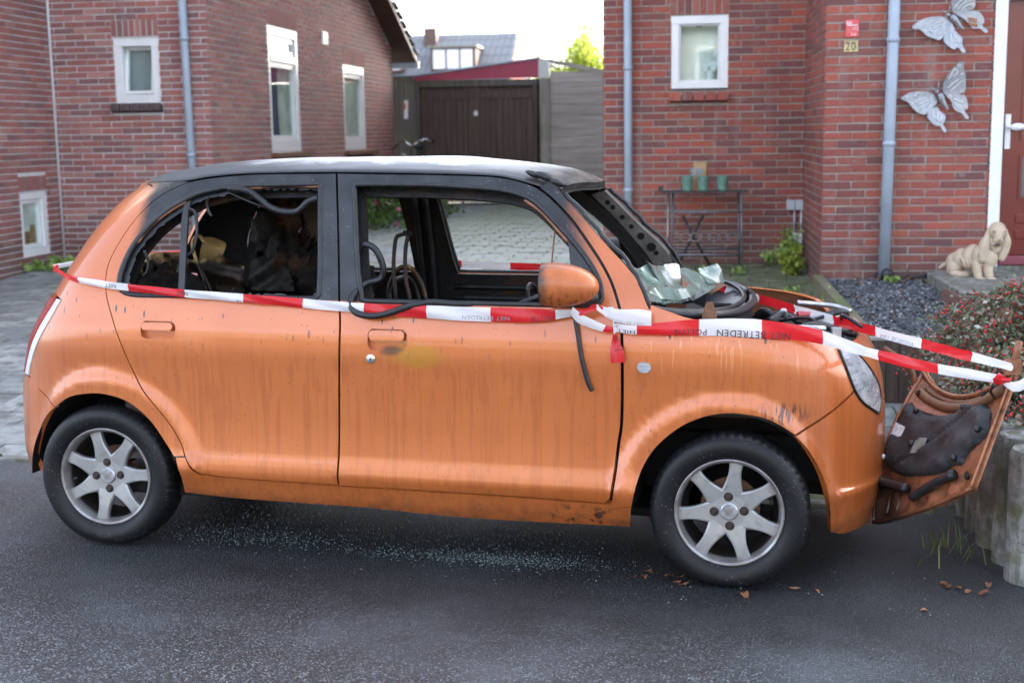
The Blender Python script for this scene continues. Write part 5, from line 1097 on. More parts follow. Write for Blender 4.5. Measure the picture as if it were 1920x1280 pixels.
# ------------------------------------------------------------------ barrier tape
def text_mesh(body,size):
    cu=bpy.data.curves.new('lettering','FONT'); cu.body=body; cu.size=size; cu.resolution_u=3; cu.space_character=1.12
    ob=bpy.data.objects.new('lettering',cu); me=bpy.data.meshes.new_from_object(ob); v=np.array([tuple(q.co) for q in me.vertices]); f=[tuple(p.vertices) for p in me.polygons]
    bpy.data.objects.remove(ob); bpy.data.curves.remove(cu); bpy.data.meshes.remove(me); return v,f
BAND=.235
def ribbon(name,label,pts,width,up,phase=0,texts=(),group='red and white barrier tapes',curl=.004,wob=.0,parent=None,seed=0,BAND=.235):
    P0=np.array(pts,float); w0_=np.broadcast_to(np.asarray(width,float),(len(P0),)); u0=np.broadcast_to(np.asarray(up,float),(len(P0),3))
    st=spline(P0,10); tt=np.linspace(0,len(P0)-1,len(st)); d=np.r_[0,np.cumsum(np.linalg.norm(np.diff(st,axis=0),axis=1))]; L=d[-1]
    step=BAND/12; S_=np.r_[np.arange(0,L,step) + (0), L]; r=np.random.default_rng(seed); ph=r.uniform(0,6,3)
    ti=np.interp(S_,d,tt); C=np.stack([np.interp(S_,d,st[:,i]) for i in range(3)],-1); Wd=np.interp(ti,range(len(P0)),w0_); U=np.stack([np.interp(ti,range(len(P0)),u0[:,i]) for i in range(3)],-1); U/=np.linalg.norm(U,axis=1)[:,None]
    tg=np.gradient(C,axis=0); tg/=np.linalg.norm(tg,axis=1)[:,None]+1e-9; Nn=np.cross(tg,U); Nn/=np.linalg.norm(Nn,axis=1)[:,None]+1e-9
    cols=np.linspace(-.5,.5,6)
    def pt(s,c,off=0):
        i=np.interp(s,S_,np.arange(len(S_))); lerp=lambda A:np.stack([np.interp(s,S_,A[:,k]) for k in range(3)],-1); w_=np.interp(s,S_,Wd)
        wv=wob*np.sin(s*23+ph[0]+c*5)+wob*.6*np.sin(s*51+ph[1])
        return lerp(C)+lerp(U)*(w_*c)[...,None]+lerp(Nn)*(off+curl*(1-4*c*c)+wv)[...,None]
    V=np.stack([pt(S_,np.full(len(S_),c)) for c in cols],1).reshape(-1,3); m_=len(cols); F=[];mi=[]
    for i in range(len(S_)-1):
        b=int(math.floor((S_[i]+step*.5+phase)/BAND))%2
        for j in range(m_-1): F.append((i*m_+j,i*m_+j+1,(i+1)*m_+j+1,(i+1)*m_+j)); mi.append(b)
    o=add(name,mesh(name,V,F,[M['tapeW'],M['tapeR']],True,mi=mi),parent)
    if parent is None: tag(o,label,'barrier tape',group)
    for body,s_end,size,c0,mt,dr in texts:
        v,f=text_mesh(body,size); sg=-1 if dr<0 else 1
        VV=pt(s_end+sg*v[:,0],np.clip(c0+sg*v[:,1]/np.interp(s_end,S_,Wd),-.5,.5),.0015)
        cam_side=(CAMP-VV.mean(0))@np.array([np.interp(s_end,S_,Nn[:,k]) for k in range(3)])
        if cam_side<0: VV=pt(s_end+sg*v[:,0],np.clip(c0+sg*v[:,1]/np.interp(s_end,S_,Wd),-.5,.5),-.0015)
        add('lettering',mesh('lettering',VV,f,M[mt]),o)
    return o
up=(0,0,1)
rearT=[(-.255,-.545,1.043),(-.17,-.628,1.035),(-.085,-.682,1.026),(.027,-.712,1.016),(.253,-.728,.998),(.471,-.732,.985),(.664,-.735,.976),(.843,-.738,.966),(1.035,-.740,.955),(1.141,-.741,.951),(1.241,-.742,.949),(1.44,-.742,.944),(1.616,-.742,.944),(1.731,-.745,.947),(1.84,-.755,.958)]
ribbon('barrier_tape','twisted red and white police tape along the near side of the car below the windows',[W(q) for q in rearT],[.016,.016,.024,.026,.028,.030,.032,.034,.036,.040,.044,.050,.052,.044,.024],up,phase=.235*1.12,wob=.0032,seed=2,
  texts=(('POLITIE',.985,.024,-.30,'ink',-1),('NIET BETREDEN',1.93,.022,-.10,'inkfaint',-1),('POLITIE',2.09,.022,-.1,'ink',-1),('NIET',.40,.02,.2,'ink',-1),('NIET',.70,.02,.2,'ink',-1)))
tipN=np.array([3.262,-.790,.775]); tipF=np.array([3.288,-.785,.815])
frontT=[W((1.995,-.752,.912)),W((2.066,-.752,.906)),W((2.265,-.735,.918)),W((2.462,-.708,.916)),W((2.649,-.665,.895)),W((2.795,-.612,.848)),W((2.84,-.60,.833))]
frontT+=[frontT[-1]*(1-t)+tipN*t-np.array([0,0,.008*math.sin(t*math.pi)]) for t in (.25,.5,.75,1.)]
ribbon('barrier_tape','flat red and white lettered tape stretched over the front wing to the bonnet tip',frontT,[.030,.032,.056,.066,.050,.040,.032,.040,.034,.034,.026],up,phase=.145,BAND=.212,wob=.0028,seed=5,
  texts=(('NIET',.066,.027,-.1,'ink',-1),('POLITIE',.310,.030,-.10,'ink',-1),('NIET BETREDEN',.595,.032,-.12,'ink',-1)))
farT=[tipF+(W((2.05,.74,.985))-tipF)*t for t in np.linspace(0,1,8)]; farT=[q-np.array([0,0,.012*math.sin(t*math.pi)]) for q,t in zip(farT,np.linspace(0,1,8))]
farT+=[W(q) for q in ((1.476,.745,.995),(1.299,.745,1.0),(1.043,.745,1.005),(.809,.745,1.015),(.571,.74,1.025),(.2,.735,1.03),(-.1,.70,1.04),(-.28,.58,1.05))]
ribbon('barrier_tape','red and white tape running from the bonnet tip along the far side of the car',farT,[.026]+[.036]*7+[.034]*8,up,phase=.05,wob=.003,seed=8,texts=(('NIET BETREDEN',.62,.022,-.1,'inkfaint',-1),('POLITIE',1.02,.022,-.1,'inkfaint',-1)))
ribbon('barrier_tape','loop of police tape wrapped across the rear corner of the car',[W((-.255,-.545,1.05)),W((-.36,-.42,1.05)),W((-.40,-.2,1.05)),W((-.41,0,1.05)),W((-.40,.2,1.05)),W((-.36,.42,1.05)),W((-.28,.58,1.05))],.02,up,phase=.235)
# knots and loose ends by the mirror
ribbon('tape_loop','strip of police tape hanging in a loop under the door mirror',[W(q) for q in ((1.845,-.80,.975),(1.87,-.785,.945),(1.92,-.765,.920),(1.965,-.757,.905),(1.995,-.752,.908))],[.024,.034,.030,.024,.014],(.45,0,.9),phase=.10,group='knotted tape ends by the mirror')
ribbon('tape_end','white end of police tape fluttering from the mirror over the front wing',[W(q) for q in ((1.93,-.79,.985),(1.975,-.775,.962),(2.02,-.765,.952),(2.07,-.76,.950),(2.115,-.755,.946))],[.018,.040,.050,.058,.050],up,phase=0,group='knotted tape ends by the mirror',wob=.003,texts=(('NIET BETREDEN',.17,.016,-.3,'inkfaint',-1),))
ribbon('tape_end','narrow white strip of police tape hanging straight down below the mirror',[W(q) for q in ((1.975,-.768,.985),(1.99,-.762,.95),(1.992,-.758,.905),(1.990,-.757,.890))],[.018,.020,.014,.008],(1,0,.0),phase=0,group='knotted tape ends by the mirror',texts=(('NIET',.035,.018,-.2,'ink',1),))
ribbon('tape_end','crumpled red end of police tape dangling over the door gap',[W(q) for q in ((1.990,-.758,.895),(1.992,-.757,.868),(1.997,-.758,.835),(2.0,-.755,.806),(2.003,-.757,.79))],[.010,.026,.046,.054,.046],(1,0,.1),phase=.235,group='knotted tape ends by the mirror',wob=.006,seed=4,texts=(('POLITIE',.01,.014,-.1,'ink',1),))
ribbon('tape_end','red knot of police tape pulled tight below the mirror',[W(q) for q in ((1.845,-.79,.968),(1.885,-.785,.965),(1.925,-.785,.985),(1.95,-.78,.975))],[.026,.022,.026,.020],(.2,0,.9),phase=.235,group='knotted tape ends by the mirror',wob=.004,seed=6)
ribbon('tape_end','white end of police tape tied round the bonnet tip',[tipN+q for q in (np.array([-.005,-.01,-.005]),np.array([.03,-.02,-.02]),np.array([.065,-.02,-.005]),np.array([.075,-.01,.035]),np.array([.06,0,.06]))],[.012,.032,.040,.026,.018],up,phase=0,group='tape tied to the bonnet')
kb=MB(); [kb.box(tipN+np.array([-.012,-.012,0])+np.random.default_rng(i).normal(0,.007,3),(.030,.010,.018),rotz(i*1.1)@rotx(i*.7)) for i in range(6)]; tag(kb.build('tape_knot',M['tapeR']),'small red knot of police tape at the bonnet tip','barrier tape','tape tied to the bonnet')
# ------------------------------------------------------------------ retaining posts, beds, step
for i in range(9):
    v_=-.66+i*.222; b=H(3.415+.006*math.sin(i*2),v_,0); z0=float(zg(b[0],b[1])); hgt=.455-z0+.012*math.sin(i*3.1)
    mb=MB(); mb.lathe([(0,-.1),(.100,-.1),(.104,.02),(.103,hgt-.03),(.092,hgt-.006),(.07,hgt),(0,hgt+.004)],24)
    far_=['nearest','second nearest','third nearest','fourth','fifth','sixth','seventh','eighth','farthest'][i]
    o=mb.build('retaining_post',M['concrete'],None,(b[0],b[1],z0)); tag(o,f'round weathered concrete post, {far_} from the road in the row behind the bonnet','post','concrete posts along the planting bed')
def slab(name,u0,u1,v0,v1,z0,z1,mat,kind='structure',parent=None):
    mb=MB(); mb.prism([(u0,v0),(u1,v0),(u1,v1),(u0,v1)],z0,z1,(np.zeros(3),HE,HN,HZ)); o=mb.build(name,mat,parent); 
    return tag(o,kind=kind) if parent is None else o
slab('planting_bed',3.45,7.5,-.66,1.96,-.1,.37,M['ground']); slab('gravel_bed',3.20,7.5,2.0,4.97,.0,.405,M['ground'])
kb_=slab('bed_kerb',3.145,3.215,2.0,5.0,.05,.452,M['concrete'],'thing'); kb_.data.materials.clear(); kb_.data.materials.append(wood_material('mossy_kerb',(.13,.115,.07),(.27,.24,.16),.7,(6,6,30))); tag(kb_,'narrow mossy kerb along the left edge of the gravel bed','kerb')
st=thing('palisade_edge','dark wooden stakes holding the front edge of the gravel bed','edging',tuple(H(3.5,1.98,0)))
for i in range(17):
    mb=MB(); mb.box((0,0,.21),(.068,.035,.42)); mb.build('stake',M['woodD'],st,tuple(H(-.34+i*.072,.0,0)),(0,0,HA))
mb=MB(); mb.prism([(-.40,-.02),(3.2,-.02),(3.2,.05),(-.40,.05)],.418,.435,(np.zeros(3),HE,HN,HZ)); mb.build('capping_strip',M['woodG'],st)
sp=thing('door_step','low mossy concrete doorstep in front of the red door','step',tuple(H(4.8,4.3,.40)))
for i in range(4):
    for j in range(3):
        mb=MB(); mb.box((0,0,.01),(.425,.455,.15)); mb.build('step_slab',G('d').m if False else M['concrete'],sp,tuple(H(-.83+.225+i*.432,-.50+j*.462,0)),(0,0,HA),bevel=.008)
mb=MB(); mb.box((0,0,0),(.07,.32,.09)); o=mb.build('loose_edging_brick',M['brickR'],None,tuple(H(3.93,3.50,.44)),(0.1,.3,HA+.25),bevel=.006); tag(o,'brown edging brick lying at the corner of the doorstep','brick')
# gravel
def stones(name,n,sample,size,mat,seed):
    r=np.random.default_rng(seed); base=np.array([(1,0,0),(-1,0,0),(0,1,0),(0,-1,0),(0,0,1),(0,0,-1)],float); fc=np.array([(0,2,4),(2,1,4),(1,3,4),(3,0,4),(2,0,5),(1,2,5),(3,1,5),(0,3,5)])
    C=sample(r,n); n=len(C); sc=r.uniform(*size,(n,1,1))*np.array([1,.8,.55])*r.uniform(.7,1.3,(n,6,1)); th=r.uniform(0,6.3,n); V=base[None]*sc; c,s=np.cos(th)[:,None],np.sin(th)[:,None]
    tl=r.uniform(-.6,.6,n)[:,None]; x,z=V[...,0]*np.cos(tl)-V[...,2]*np.sin(tl),V[...,0]*np.sin(tl)+V[...,2]*np.cos(tl); V=np.stack([x*c-V[...,1]*s,x*s+V[...,1]*c,z],-1)+C[:,None]
    F=(fc[None]+6*np.arange(n)[:,None,None]).reshape(-1,3); return tag(add(name,mesh(name,V.reshape(-1,3),F,mat)),kind='stuff')
def gs(r,n):
    u=r.uniform(3.22,5.4,n); v=r.uniform(2.01,4.95,n); ok=~((u>3.93)&(v>3.55)); u,v=u[ok],v[ok]; z=.410+r.uniform(-.004,.016,len(u)); return H(0,0)+u[:,None]*HE+v[:,None]*HN+z[:,None]*HZ
stones('gravel',24000,gs,(.008,.018),M['gravel'],3)
def gl(r,n):
    a=n*45//100; b=n*48//100; c=n-a-b
    x=np.r_[r.normal(.52,.20,a//3),r.normal(1.50,.22,a-a//3),r.uniform(.1,1.9,b),r.uniform(.1,3.2,c)]; y=np.r_[r.normal(-.47,.07,a//3),r.normal(-.57,.05,a-a//3),r.uniform(-.62,.3,b),r.uniform(-.95,-.2,c)]
    return np.stack([x,y,zg(x,y)+.004],-1)
stones('broken_glass',5200,gl,(.0018,.0046),M['glasschip'],5)
# ------------------------------------------------------------------ plants
def leaves(name,pts,size,mat,parent,seed=0,aspect=.55,kind=None,updir=.3):
    r=np.random.default_rng(seed); n=len(pts); a=r.normal(size=(n,3)); a[:,2]=np.abs(a[:,2])*updir+a[:,2]*(1-updir); a/=np.linalg.norm(a,axis=1)[:,None]; b=np.cross(a,r.normal(size=(n,3))); b/=np.linalg.norm(b,axis=1)[:,None]; s=r.uniform(*size,(n,1))
    c=np.cross(a,b); q=np.stack([pts-b*s*.5,pts+a*s*aspect*.5+c*s*.06,pts+b*s*.5,pts-a*s*aspect*.5+c*s*.06],1); F=np.stack([np.arange(n)*4+k for k in range(4)],-1)
    o=add(name,mesh(name,q.reshape(-1,3),F,mat),parent)
    if kind: o['kind']=kind
    return o
def weed(label,base,h,w,n,size,mat='leafG',seed=0,group='weeds growing out of the paving',lean=(0,0),flower=0):
    t=thing('weed',label,'weed',tuple(base),group=group); r=np.random.default_rng(seed); P_=[]; mb=MB()
    for k in range(max(3,n//14)):
        a=r.uniform(0,6.3); rr_=w*math.sqrt(r.uniform(.05,1)); hh=h*r.uniform(.5,1)*(1-.35*rr_/w); tip=np.array([rr_*math.cos(a)+lean[0]*hh,rr_*math.sin(a)+lean[1]*hh,hh]); ln=spline([np.zeros(3)+tip*[.15,.15,0],tip*[.6,.6,.6],tip],4); mb.tube(ln,.0025,4,cap=False)
        for q in range(14): f=r.uniform(.15,1); i=int(f*(len(ln)-1)); P_.append(ln[i]+r.normal(0,.02+.03*w,3)*[1,1,.7])
    P_=np.array(P_); P_[:,2]=np.abs(P_[:,2]); mb.build('stem',M['leafG'],t); leaves('leaves',P_,size,M[mat],t,seed,.7)
    if flower: leaves('flowers',P_[r.choice(len(P_),flower)]+[0,0,.02],(.012,.02),M['white'],t,seed+1,.9)
zz=lambda u,v:H(u,v)+HZ*float(zg(*H(u,v)[:2]))
weed('clump of fresh green weeds under the small window at the left house corner',zz(-4.05,6.75),.16,.36,260,(.04,.08),seed=3,lean=(.1,-.2))
weed('tall bushy yellow green weed against the brick corner by the socket box',zz(3.08,6.35),.50,.12,230,(.03,.065),'leafG',seed=4,flower=14,lean=(0,-.1))
weed('low yellow green weed spreading at the foot of the brick corner',zz(3.06,6.0),.30,.15,230,(.03,.07),'leafY',seed=6,lean=(0,-.2))
weed('small weed by the wall left of the socket box',zz(2.92,6.45),.22,.08,90,(.03,.06),seed=5)
weed('small weed in the path beside the mossy kerb',zz(3.0,4.95),.14,.07,60,(.025,.05),seed=7,flower=3); weed('tuft of weed beside the near end of the mossy kerb',zz(3.17,4.1)+[0,0,.10],.16,.06,70,(.02,.035),seed=8,flower=3)
weed('tiny weed in the paving below the metal table',zz(2.27,6.02),.11,.035,40,(.02,.045),seed=9); weed('weed behind the car in front of the gravel bed',zz(3.05,2.15),.12,.14,80,(.025,.05),seed=10)
weed('green weed in the gravel beside the drainpipe foot',H(3.70,4.72,.41),.06,.06,40,(.03,.06),seed=11); weed('small weed in the paving left of the metal table',zz(1.75,6.1),.08,.05,36,(.025,.05),seed=12); weed('small weed in the paving right of the metal table',zz(2.62,6.0),.09,.04,36,(.02,.04),seed=13)
# red-berried shrub over the posts
sh=thing('berry_shrub','arching cotoneaster shrub full of red berries hanging over the concrete posts','shrub',tuple(H(3.9,.9,.37)))
r=np.random.default_rng(17); o_=H(3.9,.9,.37); LP=[]; BP=[]; mb=MB()
for k in range(520):
    c0=np.array([3.95+r.uniform(-.35,.9),r.uniform(.1,2.0),.38]); th=r.uniform(0,6.3); ph=r.uniform(.15,1.25)
    cc,rd_=((3.80,1.2,.38),(.56,.95,.46)) if r.uniform()<.72 else ((3.58,.38,.38),(.36,.55,.30))
    d=np.array([math.cos(th)*math.sin(ph),math.sin(th)*math.sin(ph),math.cos(ph)]); tip=np.array(cc)+d*np.array(rd_)*r.uniform(.75,1.10)
    tip2=tip+d*[.16,.16,-.02]+[0,0,-r.uniform(.0,.16)]; root=np.array(cc)*[1,1,1]+d*[.15,.2,0]; root[2]=.38
    ln=spline([root,(root+tip)/2+[0,0,.05],tip,tip2],5); mb.tube(ln,np.linspace(.005,.0018,len(ln)),4,cap=False)
    for q in range(52):
        i=min(len(ln)-1,int((r.uniform(.0,1)**.55)*len(ln))); LP.append(ln[i]+r.normal(0,.022,3))
    if r.uniform()<.8 and tip[2]>.45:
        for q in range(int(r.uniform(2,16))): i=min(len(ln)-1,int(r.uniform(.55,1)*len(ln))); BP.append(ln[i]+r.normal(0,.014,3))
mb.v=[v-o_ for v in mb.v]; mb.build('twigs',M['twig'],sh)['kind']='stuff'; leaves('leaves',np.array(LP)-o_,(.016,.036),M['leafD'],sh,3,.6,'stuff')
mb=MB(); [mb.ball(q-o_,r.uniform(.0042,.0068),6,4) for q in BP[:3200]]; mb.build('berries',M['berry'],sh)['kind']='stuff'
gp_=thing('grass_tuft','tuft of long grass growing between the bonnet and the posts','grass tuft',(3.17,-.08,-.03)); mb=MB(); r=np.random.default_rng(2)
for k in range(34):
    a=r.uniform(0,6.3); l=r.uniform(.08,.20); b=np.array([r.normal(0,.07),r.normal(0,.09),0]); t=b+[math.cos(a)*l*.5,math.sin(a)*l*.5-.04,l*.75]; m_=(b+t)/2+[0,0,l*.14]; s_=np.array([math.sin(a),-math.cos(a),0])*.003
    mb.raw([b-s_,b+s_,m_+s_*.8,m_-s_*.8,t],[(0,1,2,3),(3,2,4)])
mb.build('blades',M['grass'],gp_)
# flowering shrub along the gable, tree behind the shed
fs=thing('flowering_shrub','green shrub with pink flowers along the left house wall, seen through the car','shrub',(-3.05,12.4,.40)); r=np.random.default_rng(8); P_=[]
for k in range(5200):
    t=r.uniform(); c=np.array([-2.95-.10*t+.35*r.normal(0,.3),10.6+3.6*t,.35]); a=r.normal(size=3); a/=np.linalg.norm(a); P_.append(c+a*np.array([.62,.55,.95])*r.uniform(.55,1.0)**.5*[1,1,1])
P_=np.array(P_); P_=P_[P_[:,2]>.36]-[-3.05,12.4,.40]; leaves('leaves',P_,(.06,.11),M['leafH'],fs,4,.6,'stuff'); ft=P_[(P_[:,0]>.15)]; leaves('flowers',ft[r.choice(len(ft),70)]+[.05,-.05,.02],(.05,.08),M['pink'],fs,5,.9)
mb=MB(); [mb.tube(spline([(0,y,0),(r.normal(0,.1),y+r.normal(0,.1),.4),(r.normal(0,.25),y+r.normal(0,.2),.8)],4),.012,5) for y in np.linspace(-1.7,1.7,14)]; mb.build('stem',M['bark'],fs)
tr=thing('tree','sunlit yellow green tree rising behind the plank fence','tree',(-3.1,31,.4)); r=np.random.default_rng(9); P_=[]; mb=MB(); mb.tube(spline([(0,0,0),(.05,0,1.2),(0,.1,2.2)],6),np.linspace(.14,.08,13),8)
for k in range(34):
    a=r.uniform(0,6.3); e=r.uniform(.2,1.5); l=r.uniform(1.2,2.5); b=np.array([0,0,1.7+r.uniform(0,.8)]); t=b+[math.cos(a)*math.cos(e)*l,math.sin(a)*math.cos(e)*l,math.sin(e)*l*1.05]; ln=spline([b,(b+t)/2+r.normal(0,.12,3),t],6); mb.tube(ln,np.linspace(.035,.006,len(ln)),5,cap=False)
    for q in range(260): i=int(r.uniform(.3,1)*(len(ln)-1)); P_.append(ln[i]+r.normal(0,.17,3))
mb.build('trunk',M['bark'],tr); leaves('crown',np.array(P_),(.07,.15),M['leafY'],tr,2,.5,'stuff')
# fallen leaves
lm=[]
for s in range(3):
    r=np.random.default_rng(40+s); n=5; V=[]; 
    for i in range(n):
        for j in range(4):
            t=i/(n-1); wd=math.sin(math.pi*min(max(t,.04),.97))**.8; V.append(((t-.5)*.075,(j/3-.5)*.048*wd,.010+.016*abs(j/3-.5)*wd+.010*math.sin(t*5+s*2)+r.normal(0,.002)))
    lm.append(mesh('fallen_leaf',V,[(i*4+j,i*4+j+1,(i+1)*4+j+1,(i+1)*4+j) for i in range(n-1) for j in range(3)],M['deadleaf'],True))
def fallen(spots,label,group,zf):
    for k,(x,y) in enumerate(spots):
        o=add('fallen_leaf',lm[k%3],None,(x,y,zf(x,y)),(random.uniform(-.2,.2),random.uniform(-.2,.2),random.uniform(0,6))); s=random.uniform(.30,.62); o.scale=(s,s,s); tag(o,label,'leaf',group)
R_=random.Random(12)
fallen([(2.13+R_.uniform(-.07,.16),-.63+R_.uniform(-.07,.07)) for _ in range(8)],'small brown leaf fallen on the wet road behind the front tyre','leaves behind the front tyre',lambda x,y:float(zg(x,y))-.006)
fallen([(3.20+R_.uniform(-.07,.09),-.53+R_.uniform(-.05,.06)) for _ in range(8)],'brown leaf in the litter at the foot of the concrete posts','leaves at the posts',lambda x,y:float(zg(x,y))-.002)
fallen([(2.455,-.775),(2.62,-.66),(2.70,-.66),(3.05,-.80),(2.24,-.70)],'single brown leaf lying on the road in front of the front tyre','leaves on the open road',lambda x,y:float(zg(x,y))-.006)
gl_=[H(3.3+R_.uniform(0,1.0),2.1+R_.uniform(0,2.7)) for _ in range(34)]; gl_=[q for q in gl_ if q@HE<3.9 or q@HN<3.4]
fallen([(q[0],q[1]) for q in gl_],'orange brown leaf lying on the grey gravel','leaves on the gravel',lambda x,y:.425)
fallen([tuple(H(3.62+R_.uniform(-.35,.35),4.86+R_.uniform(-.05,.05))[:2]) for _ in range(10)],'orange leaf blown against the foot of the brick wall','leaves along the wall',lambda x,y:.43)
# ------------------------------------------------------------------ things on the walls and by the door
def on_front(P,h0,h1): return (H(0,VF),HE,HZ,-HN)
FR_=(H(0,VF),HE,HZ,-HN)
def bpx(X,Y): return (3.76+((1680+X/4.925)-1687)*.00379,1.785-(Y/4.925-186)*.00382)
def wing(poly,fr,tilt,parent,rust=False):
    q=resample(spline(np.array([bpx(*p) for p in poly]),5,True),.012,True)
    if .5*np.sum(q[:,0]*np.roll(q[:,1],-1)-np.roll(q[:,0],-1)*q[:,1])<0: q=q[::-1]
    v,f=triang(q,[],.018); c0=np.array(tilt[:2]); d=np.linalg.norm(v-c0,axis=1); hgt=.022+tilt[2]*d+.002*np.sin(v[:,0]*90)
    o,a,b,n=fr; V=o+v[:,:1]*a+v[:,1:]*b+hgt[:,None]*n; k=len(V); cnt={(t[i],t[(i+1)%3]) for t in f.tolist() for i in range(3)}
    return add('wing',mesh('wing',np.concatenate([V,V-n*.004]),[tuple(t) for t in f.tolist()]+[tuple(i+k for i in t[::-1]) for t in f.tolist()]+[(b_,a_,a_+k,b_+k) for a_,b_ in cnt if (b_,a_) not in cnt],M['galv']),parent),(lambda u,z:o+a*u+b*z+n*(.0255+tilt[2]*math.hypot(u-c0[0],z-c0[1])))
def butterfly(label,wings,body,ridges,rings,rust=None):
    t=thing('metal_butterfly',label,'wall ornament',(0,0,0),group='metal butterflies on the wall'); cu,cz=bpx(*body[1]); fn=[]
    for w_ in wings: _,g=wing(w_,FR_,(cu,cz,.16),t); fn.append(g)
    rd=MB()
    for wi,l in ridges: rd.tube([fn[wi](*bpx(*p)) for p in spline(np.array(l,float),4)],.0045,5)
    for wi,(X,Y) in rings: rd.tube([fn[wi](*bpx(X+14*math.cos(a),Y+14*math.sin(a))) for a in np.linspace(0,6.283,13)[:-1]],.004,5,closed=True)
    rd.build('raised_pattern',M['galvH'],t)
    if rust:
        q=MB()
        for l in rust: q.tube([fn[3](*bpx(*p)) for p in spline(np.array(l,float),4)],.006,5)
        q.build('rust_streak',M['galvrust'],t)
    bd=MB(); pts=[H(0,VF)+HE*bpx(*p)[0]+HZ*bpx(*p)[1]-HN*.045 for p in body]; bd.tube(spline(pts[1:],6),np.r_[np.linspace(.020,.026,4),np.linspace(.022,.008,len(spline(pts[1:],6))-4)],10); bd.ball(pts[0],.014); bd.ball(pts[1],.024)
    bd.build('body',M['galv'],t); an=MB(); 
    for dx,dy in ((-60,-45),(10,-95)): an.tube(spline([pts[0],pts[0]+HE*dx*.0004-HN*.02+HZ*(-dy)*.0004,pts[0]+HE*dx*.00075-HN*.01+HZ*(-dy)*.00078],4),.004,5)
    an.build('antenna',M['galv'],t)
butterfly('lower of the two grey metal butterflies on the brick wall',[[(30,910),(90,870),(170,848),(260,850),(330,870),(375,910),(385,960),(330,1010),(300,1050),(260,1070),(200,1050),(150,1010),(110,960),(75,935)],[(330,1010),(390,1000),(405,1035),(440,1060),(465,1095),(455,1140),(440,1165),(475,1230),(450,1242),(415,1185),(370,1180),(330,1140),(295,1100),(298,1060)],[(445,870),(430,820),(440,760),(480,680),(540,610),(600,570),(615,590),(610,630),(635,700),(640,780),(640,850),(600,875),(540,885),(500,915)],[(500,915),(540,885),(600,885),(640,895),(665,960),(665,1010),(640,1040),(680,1105),(655,1118),(610,1060),(560,1040),(530,1000),(520,960)]],
 [(375,855),(410,895),(430,940),(455,985),(482,1028)],[(0,[(165,955),(220,925),(280,905)]),(0,[(195,980),(250,950),(310,930)]),(0,[(215,1010),(265,985),(315,960)]),(0,[(165,905),(180,870),(210,872)]),(1,[(345,1020),(345,1070),(355,1110)]),(1,[(380,1030),(390,1080),(385,1130)]),(1,[(405,1060),(420,1100),(405,1140)]),(2,[(475,825),(520,780),(575,740)]),(2,[(500,850),(550,810),(600,760)]),(2,[(480,745),(500,700),(530,645),(560,665),(540,700),(510,710)]),(2,[(590,700),(600,690),(615,690)]),(3,[(535,925),(580,950),(630,965)]),(3,[(535,955),(570,985),(615,1005)]),(3,[(545,980),(580,1010),(610,1030)])],
 [(0,(85,898)),(0,(138,962)),(0,(190,1008)),(2,(568,615)),(2,(498,905)),(3,(648,1008)),(1,(385,1160))])
butterfly('upper metal butterfly with a rust stained wing on the brick wall',[[(115,240),(170,190),(260,155),(350,145),(440,155),(490,200),(520,285),(445,290),(415,340),(380,368),(320,350),(250,320),(190,265),(140,262)],[(445,288),(520,280),(560,320),(590,350),(595,420),(625,480),(600,495),(555,440),(520,460),(470,430),(420,380),(425,330)],[(505,115),(485,50),(490,-30),(560,-90),(640,-110),(690,-60),(700,30),(690,80),(640,100),(570,122)],[(530,125),(640,105),(720,105),(770,150),(790,210),(770,245),(825,290),(800,312),(750,270),(690,265),(640,210),(600,170)]],
 [(455,135),(500,160),(535,200),(565,240),(602,272)],[(0,[(250,235),(300,190),(320,180)]),(0,[(300,240),(350,205),(410,195)]),(0,[(320,260),(360,235),(400,220)]),(0,[(360,325),(390,305),(410,300)]),(0,[(290,285),(310,290),(320,305)]),(1,[(485,310),(490,360),(500,390)]),(1,[(515,310),(530,350),(540,390)]),(1,[(535,330),(555,370),(560,400)]),(2,[(510,85),(540,30),(590,-10)]),(2,[(540,90),(570,50),(620,10)]),(2,[(580,95),(610,60),(660,40)])],
 [(0,(172,230)),(0,(235,278)),(0,(450,205)),(2,(680,50)),(3,(760,208))],rust=[[(640,165),(680,175),(720,185)],[(645,190),(690,200),(725,210)],[(650,215),(690,225),(730,235)],[(665,235),(700,245),(725,250)]])
# hydrant plate and house number
def flat_text(body,size,u,z,fr,h,mat,parent,sx=1,th=.0015):
    v,f=text_mesh(body,size); o,a,b,n=fr; V=np.asarray(o)+(u+v[:,:1]*sx)*a+(z+v[:,1:2])*b+n*h; return add('lettering',mesh('lettering',V,f,M[mat]),parent)
def plate(name,label,cat,u0,u1,z0,z1,mat,rim=None):
    o=thing(name,label,cat,tuple(H(0,VF))); fr=(np.zeros(3),HE,HZ,-HN); mb=MB(); mb.prism([(u0,z0),(u1,z0),(u1,z1),(u0,z1)],.002,.012,fr); mb.build('plate',mat,o,bevel=.003); return o,fr
hp,fr=plate('hydrant_sign','red enamel plate with white figures above the house number','sign',3.346,3.444,2.250,2.378,M['signred'])
flat_text('BK',.036,3.350,2.342,fr,.0135,'white',hp); flat_text('15,0',.036,3.392,2.300,fr,.0135,'white',hp,.72); flat_text('3,6',.036,3.385,2.260,fr,.0135,'white',hp,.8); flat_text('.',.05,3.368,2.300,fr,.0135,'white',hp)
mb=MB(); mb.prism([(3.360,2.333),(3.436,2.333),(3.436,2.339),(3.360,2.339)],.0125,.0138,fr); mb.build('line',M['white'],hp)
hb,fr=plate('house_number','brass house number 20 below the red plate','house number',3.338,3.442,2.140,2.226,M['brass']); ns=simple('number_tile',(.60,.52,.36),.4,var=.2,scale=30)
flat_text('20',.088,3.345,2.152,fr,.0135,'rubber',hb,.86)
